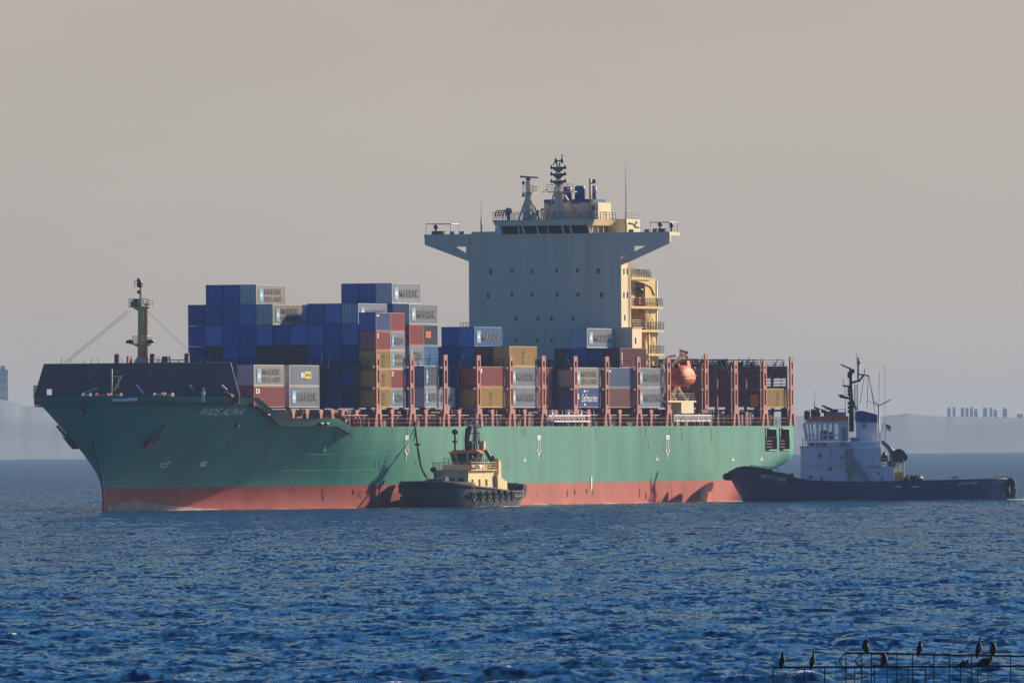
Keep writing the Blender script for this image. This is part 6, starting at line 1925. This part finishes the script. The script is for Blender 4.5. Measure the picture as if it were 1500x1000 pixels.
    for (a, b) in (((1274, 550), (1272, 598)), ((1275, 550), (1284, 605)), ((1275, 552), (1283, 590)), ((1272, 586), (1289, 594)), ((1240, 565), (1240, 610)), ((1268, 552), (1262, 590))):
        m = MB(); m.tube(q(*a), q(*b), .038, 4); m.build('stay_wire', M_STEEL, mt)
    # funnel
    m = MB(); hw = 1.7
    m.box(LX(1285.5), LX(1255.5), -hw, hw, LZ(1270, 646), LZ(1270, 618.5)); fn = m.build('funnel', M_WHITED, e)
    m = MB(); top = [q(1255, 618.4), q(1285.5, 618.4), q(1287, 608), q(1285, 606.5), q(1264, 601), q(1255.5, 602)]
    m.prism([(p[0], -hw-.05, p[2]) for p in top], (0, 2*hw+.1, 0)); m.build('funnel_top', M_BLUE, fn)
    m = MB(); sh = [q(1264, 619), q(1270.5, 619), q(1270.5, 625), q(1267.3, 628), q(1264, 625)]; m.prism([(p[0], hw+.002, p[2]) for p in sh], (0, .05, 0)); m.build('funnel_badge', M_GREY, fn)
    m = MB()
    for (x, z) in ((1247.5, 642),): m.box(LX(1258), LX(1247), .5, 2.4, LZ(1250, 646.4), LZ(1250, 640.5))
    m.build('locker', M_GREY, e)
    m = MB()
    for k in range(9): z = LZ(1287, 650-k*4.3); m.tube((LX(1286.5), .8, z), (LX(1289.5), .8, z), .06, 4)
    for px in (1286.5, 1289.5): m.tube((LX(px), .8, LZ(px, 652)), (LX(px), .8, LZ(px, 612)), .06, 4)
    m.rail([(LX(1280), 3.2, LZ(1280, 655)), (LX(1291), 3.2, LZ(1290, 655))], 2.0, .7, .05, 4)
    m.build('funnel_ladder', M_WHITED, e)
    # after mast, flag halyard, crane and the covered boat
    m = MB(); m.loft([q(1289.5, 706), q(1289.5, 594)], [.2, .12], 7); m.tube(q(1289.5, 594), q(1290.5, 543), .03, 4); m.tube(q(1289.5, 594), q(1283, 588), .07, 4); m.tube(q(1289.5, 594), q(1307, 585), .07, 4); m.build('after_mast', M_GREY, e)
    m = MB(); m.tube(q(1298.5, 690), q(1298.5, 630), .09, 5); m.tube(q(1298.5, 630), q(1298.3, 535), .025, 4); m.tube(q(1297.5, 618), q(1291, 640), .05, 4); m.build('flagstaff', M_GREY, e)
    m = MB(); m.loft([q(1293, 646, 1), q(1303, 655, 1), q(1309, 664, 1), q(1309.5, 686, 1)], [.22, .36, .5, .55], 8); m.build('deck_crane', M_NAVY, e)
    m = MB(); bo = [(1311, 662), (1314, 657.5), (1320, 657), (1326, 661), (1331, 669), (1329, 674), (1322, 678), (1314, 677)]
    m.prism([(q(*p)[0], .5, q(*p)[2]) for p in bo], (0, 1.9, 0)); m.build('covered_workboat', M_BLACK, e)
    m = MB()
    for px in (1312, 1318, 1324, 1305): m.tube(q(px, 704, 2.6), q(px, 676-(px-1312)*.3, 2.6), .13, 5)
    m.rail([(LX(1293), 3.5, LZ(1300, 683)), (LX(1308), 3.5, LZ(1300, 683))], 1.1, .7, .05, 3)
    m.box(LX(1323), LX(1313), -3, 2.4, LZ(1318, 703), LZ(1318, 690))
    m.build('boat_cradle', M_BUFF, e)
    m = MB(); m.lathe(q(1296, 676, 3.0), [(.5, 0), (.5, .8), (.2, 1.4)], 9); m.box(LX(1308), LX(1300), 2.4, 3.3, LZ(1300, 683), LZ(1300, 675)); m.build('life_raft', M_STEEL, e)
    # towing gear on the after deck
    rnd = random.Random(4)
    m = MB()
    for k in range(14):
        m = MB(); px = 1322+k*2.2; m.lathe((LX(px), rnd.uniform(-1, 2.5), LZ(px, 706)), [(rnd.uniform(.3, .55), 0), (rnd.uniform(.3, .6), rnd.uniform(.4, .7)), (.15, rnd.uniform(.8, 1.1))], 8); m.build('towing_winch' if k == 4 else 'deck_cleat', M_STEEL, e)
    m = MB(); m.loft([q(1322, 702, 2), q(1335, 698.5, 2), q(1352, 701.5, 2)], .22, 6); m.build('towing_gear', M_STEEL, e)
    for px in (1180, 1150, 1160): m = MB(); m.lathe((LX(px), 2.5, LZ(px, 703)), [(.3, 0), (.3, .9), (.45, 1.0)], 8); m.build('bollard', M_STEEL, e)
    m = MB(); m.hull8([q(1392, 697.5, 1), q(1404, 695, 1), q(1404, 696.5, 1), q(1392, 699.5, 1)], [q(1392, 697.5, 3), q(1404, 695, 3), q(1404, 696.5, 3), q(1392, 699.5, 3)]); m.tube(q(1397, 698, 2), q(1397, 706, 2), .3, 6); m.tube(q(1403, 697, 2), q(1403, 706, 2), .3, 6)
    m.build('towing_hook', M_WHITED, e)
    m = MB(); m.rail([(LX(1462), HB-1.2, LZ(1462, 701)), (LX(1476), HB-3.2, LZ(1476, 701))], .6, .6, .05, 2); m.build('deck_railing', M_STEEL, e); m = MB(); m.rail([(LX(1100), 3.6, LZ(1100, 687)), (LX(1140), 5.0, LZ(1140, 692))], .6, 1.2, .05, 1); m.build('deck_railing', M_STEEL, e)
    # flag, blue over yellow
    loc = at(1298.5, 625, TY)
    fl = thing('tug_flag', 'small blue and yellow flag on the staff behind the blue tug funnel', 'flag', (loc.x, TY+5.2, loc.z), 0)
    for k, mt_ in enumerate((M_YELLOW, M_FLAGBLUE)):
        m = MB(); vs = []
        for j in range(7):
            x = .05+j*.16
            for dz in (0, .42): vs.append((x*.75, .12*math.sin(j*1.3), -.42+.42*k+dz-.05*j))
        m.add(vs+[(p[0], p[1]+.02, p[2]) for p in vs], [(2*j, 2*j+2, 2*j+3, 2*j+1) for j in range(6)]+[(14+2*j, 14+2*j+1, 14+2*j+3, 14+2*j+2) for j in range(6)], True)
        m.build('stripe', mt_, fl)
big_tug()

# ================================================================ the iron frame near the camera and its cormorants
FY = 440.0
def iron_frame():
    q = lambda px, py, dy=0: at(px, py, FY+dy)
    def frame(name, label, base, tubes):
        o = at(*base, FY)
        m = MB()
        for (pts, r, dy) in tubes:
            P = [at(px, py, FY+dy)-o for px, py in pts]
            m.path([tuple(p) for p in P], r, 6)
        t = m.build(name, M_RAIL, None, tuple(o))
        return tag(t, label, 'railing', 'iron railings in the water')
    low = [([(1131.5, 977), (1300, 976), (1502, 975), (1560, 974.6)], .034, -6)]
    for px in (1132.5, 1178.5, 1208): low.append(([(px, 977), (px, 1140)], .02, -6))
    for px in (1252, 1281, 1330, 1356, 1407, 1432.5): low.append(([(px, 976.3), (px, 1140)], .018, -6))
    low.append(([(1240, 986), (1420, 988), (1560, 989)], .014, -6))
    frame('iron_railing', 'lower dark iron railing rising from the water at the bottom right', (1330, 1000), low)
    up = [([(1238.5, 955.8), (1277, 956), (1340, 957.5), (1400, 959), (1560, 961.5)], .032, 0), ([(1239, 975.6), (1560, 975.8)], .014, 0), ([(1262, 971), (1447, 973.3)], .012, 0)]
    for px in (1239, 1262.5, 1276.5, 1299.5, 1314, 1336.5, 1368, 1390.5, 1423, 1447, 1480.5, 1512): up.append(([(px, 956+(px-1239)*.02), (px, 1140)], .018, 0))
    for x in (1238, 1261.5): up.append(([(x, 956), (x-8.5, 966), (x-8, 969), (x+1, 981)], .02, 0))
    frame('iron_railing', 'upper dark iron railing with two bent ends, behind the lower one', (1370, 1000), up)
    def bird(px, py_foot, hpx, pose, label, face=1, tilt=0.0):
        dy = -6 if py_foot > 972 else 0
        o = at(px, py_foot, FY+dy)
        hgt = 1.18*hpx/FPX*(FY+dy)
        e = thing('cormorant', label, 'bird', tuple(o), 0, 'cormorants resting on the iron railings')
        s = hgt; f = face
        X = lambda pts: [(x*f*s, y*s, z*s) for x, y, z in pts]
        m = MB()
        if pose == 'tall':       # upright, neck stretched
            body = X([(-.10, 0, -.14), (-.09, 0, .02), (-.05, 0, .18), (.0, 0, .38), (.04, 0, .54), (.06, 0, .64), (.065, 0, .76), (.07, 0, .86), (.085, 0, .93), (.11, 0, .965), (.13, 0, .965)])
            rad = [.03, .055, .115, .15, .125, .075, .05, .045, .05, .055, .03]
            hd, wing = (.13, .965), [(-.09, .06), (-.04, .32), (.02, .52)]
        elif pose == 'preen':    # hunched, head turned back into the plumage
            body = X([(-.13, 0, -.10), (-.11, 0, .04), (-.06, 0, .22), (.0, 0, .45), (.03, 0, .66), (.03, 0, .82), (-.03, 0, .93), (-.12, 0, .93), (-.20, 0, .84), (-.22, 0, .76)])
            rad = [.04, .09, .18, .23, .20, .13, .09, .085, .075, .03]
            hd, wing = (-.22, .76), [(-.12, .1), (-.06, .4), (.02, .66)]
        elif pose == 'low':      # squatting, body level
            body = X([(-.75, 0, .05), (-.55, 0, .16), (-.25, 0, .32), (.1, 0, .45), (.4, 0, .52), (.58, 0, .62), (.62, 0, .76), (.7, 0, .84), (.8, 0, .82)])
            rad = [.05, .14, .28, .34, .27, .16, .12, .13, .05]
            hd, wing = (.8, .82), [(-.6, .2), (-.2, .42), (.3, .56)]
        else:                    # upright, neck drawn in
            body = X([(-.12, 0, -.16), (-.10, 0, .02), (-.06, 0, .2), (.0, 0, .42), (.04, 0, .62), (.05, 0, .76), (.04, 0, .86), (.06, 0, .93), (.12, 0, .95), (.17, 0, .93)])
            rad = [.035, .075, .15, .20, .17, .115, .09, .09, .075, .03]
            hd, wing = (.17, .93), [(-.10, .08), (-.05, .36), (.02, .60)]
        m.loft(body, [(r*s*1.15, r*s*1.25) for r in rad], 10, up=(0, 1, 0))
        m.build('body', M_BIRD, e)
        k = MB()
        dx = .13 if pose != 'preen' else -.02
        dz = -.01 if pose != 'preen' else -.14
        k.loft(X([(hd[0]-.01, 0, hd[1]), (hd[0]+dx*.7, 0, hd[1]+dz*.7), (hd[0]+dx, 0, hd[1]+dz-.03)]), [.024*s, .016*s, .006*s], 6)
        k.build('beak', M_BEAK, e)
        for sy in (1, -1):
            w = MB()
            w.loft(X([(wing[0][0], sy*.03, wing[0][1]), (wing[1][0], sy*.125 if pose != 'low' else sy*.26, wing[1][1]), (wing[2][0], sy*.09 if pose != 'low' else sy*.22, wing[2][1])]), [(.02*s, .03*s), (.07*s, .12*s), (.04*s, .07*s)], 8, up=(0, 1, 0))
            w.build('wing', M_BIRDB if pose == 'low' else M_BIRD, e)
            g = MB(); g.loft(X([(0 if pose != 'low' else .1, sy*.06, .12), (.01 if pose != 'low' else .12, sy*.06, 0.0), (.07 if pose != 'low' else .25, sy*.07, 0.01)]), [.035*s, .022*s, .015*s], 6)
            g.build('foot', M_BIRDB, e)
    bird(1145.5, 977, 18, 'hunch', 'leftmost cormorant, hunched on the lower railing', 1)
    bird(1190, 977, 21, 'tall', 'slim upright cormorant alone on the lower railing, second from left', 1)
    bird(1268, 956, 17, 'preen', 'stout pale-flecked cormorant preening at the left end of the upper railing', -1)
    bird(1295, 976.5, 18, 'preen', 'cormorant preening on the lower railing under the left end of the upper one', 1)
    bird(1347, 958, 17, 'hunch', 'cormorant sitting alone mid-way along the upper railing', 1)
    bird(1411, 975.5, 9, 'low', 'cormorant squatting low, flattest of the birds', 1)
    bird(1441.5, 975.6, 13.5, 'low', 'brownish cormorant leaning forward on the lower railing, furthest right there', 1)
    bird(1433.5, 959.7, 23, 'tall', 'tallest cormorant with raised neck on the upper railing', 1)
    bird(1455, 960.2, 17, 'preen', 'cormorant with bowed head, rightmost on the upper railing', 1)
iron_frame()

# ================================================================ haze: one box of even air round everything
def haze():
    m = MB(); m.box(-14000, 14000, -300, 19000, -6.0, 72.0)
    o = m.build('haze', [])
    mt = bpy.data.materials.new('haze_air'); mt.use_nodes = True
    n = mt.node_tree; n.nodes.clear()
    out = n.nodes.new('ShaderNodeOutputMaterial'); v = n.nodes.new('ShaderNodeVolumePrincipled')
    v.inputs['Color'].default_value = (0.45, 0.66, 0.93, 1)
    v.inputs['Density'].default_value = HAZE_DENSITY
    v.inputs['Anisotropy'].default_value = 0.0
    n.links.new(v.outputs[0], out.inputs['Volume'])
    o.data.materials.append(mt)
    struct(o, 'stuff')
HAZE_DENSITY = 3.8e-5
haze()
print('CONTAINERS', len(NUSED), 'dup labels', len(NUSED)-len(set(NUSED)), max(len(l.split()) for l in NUSED))
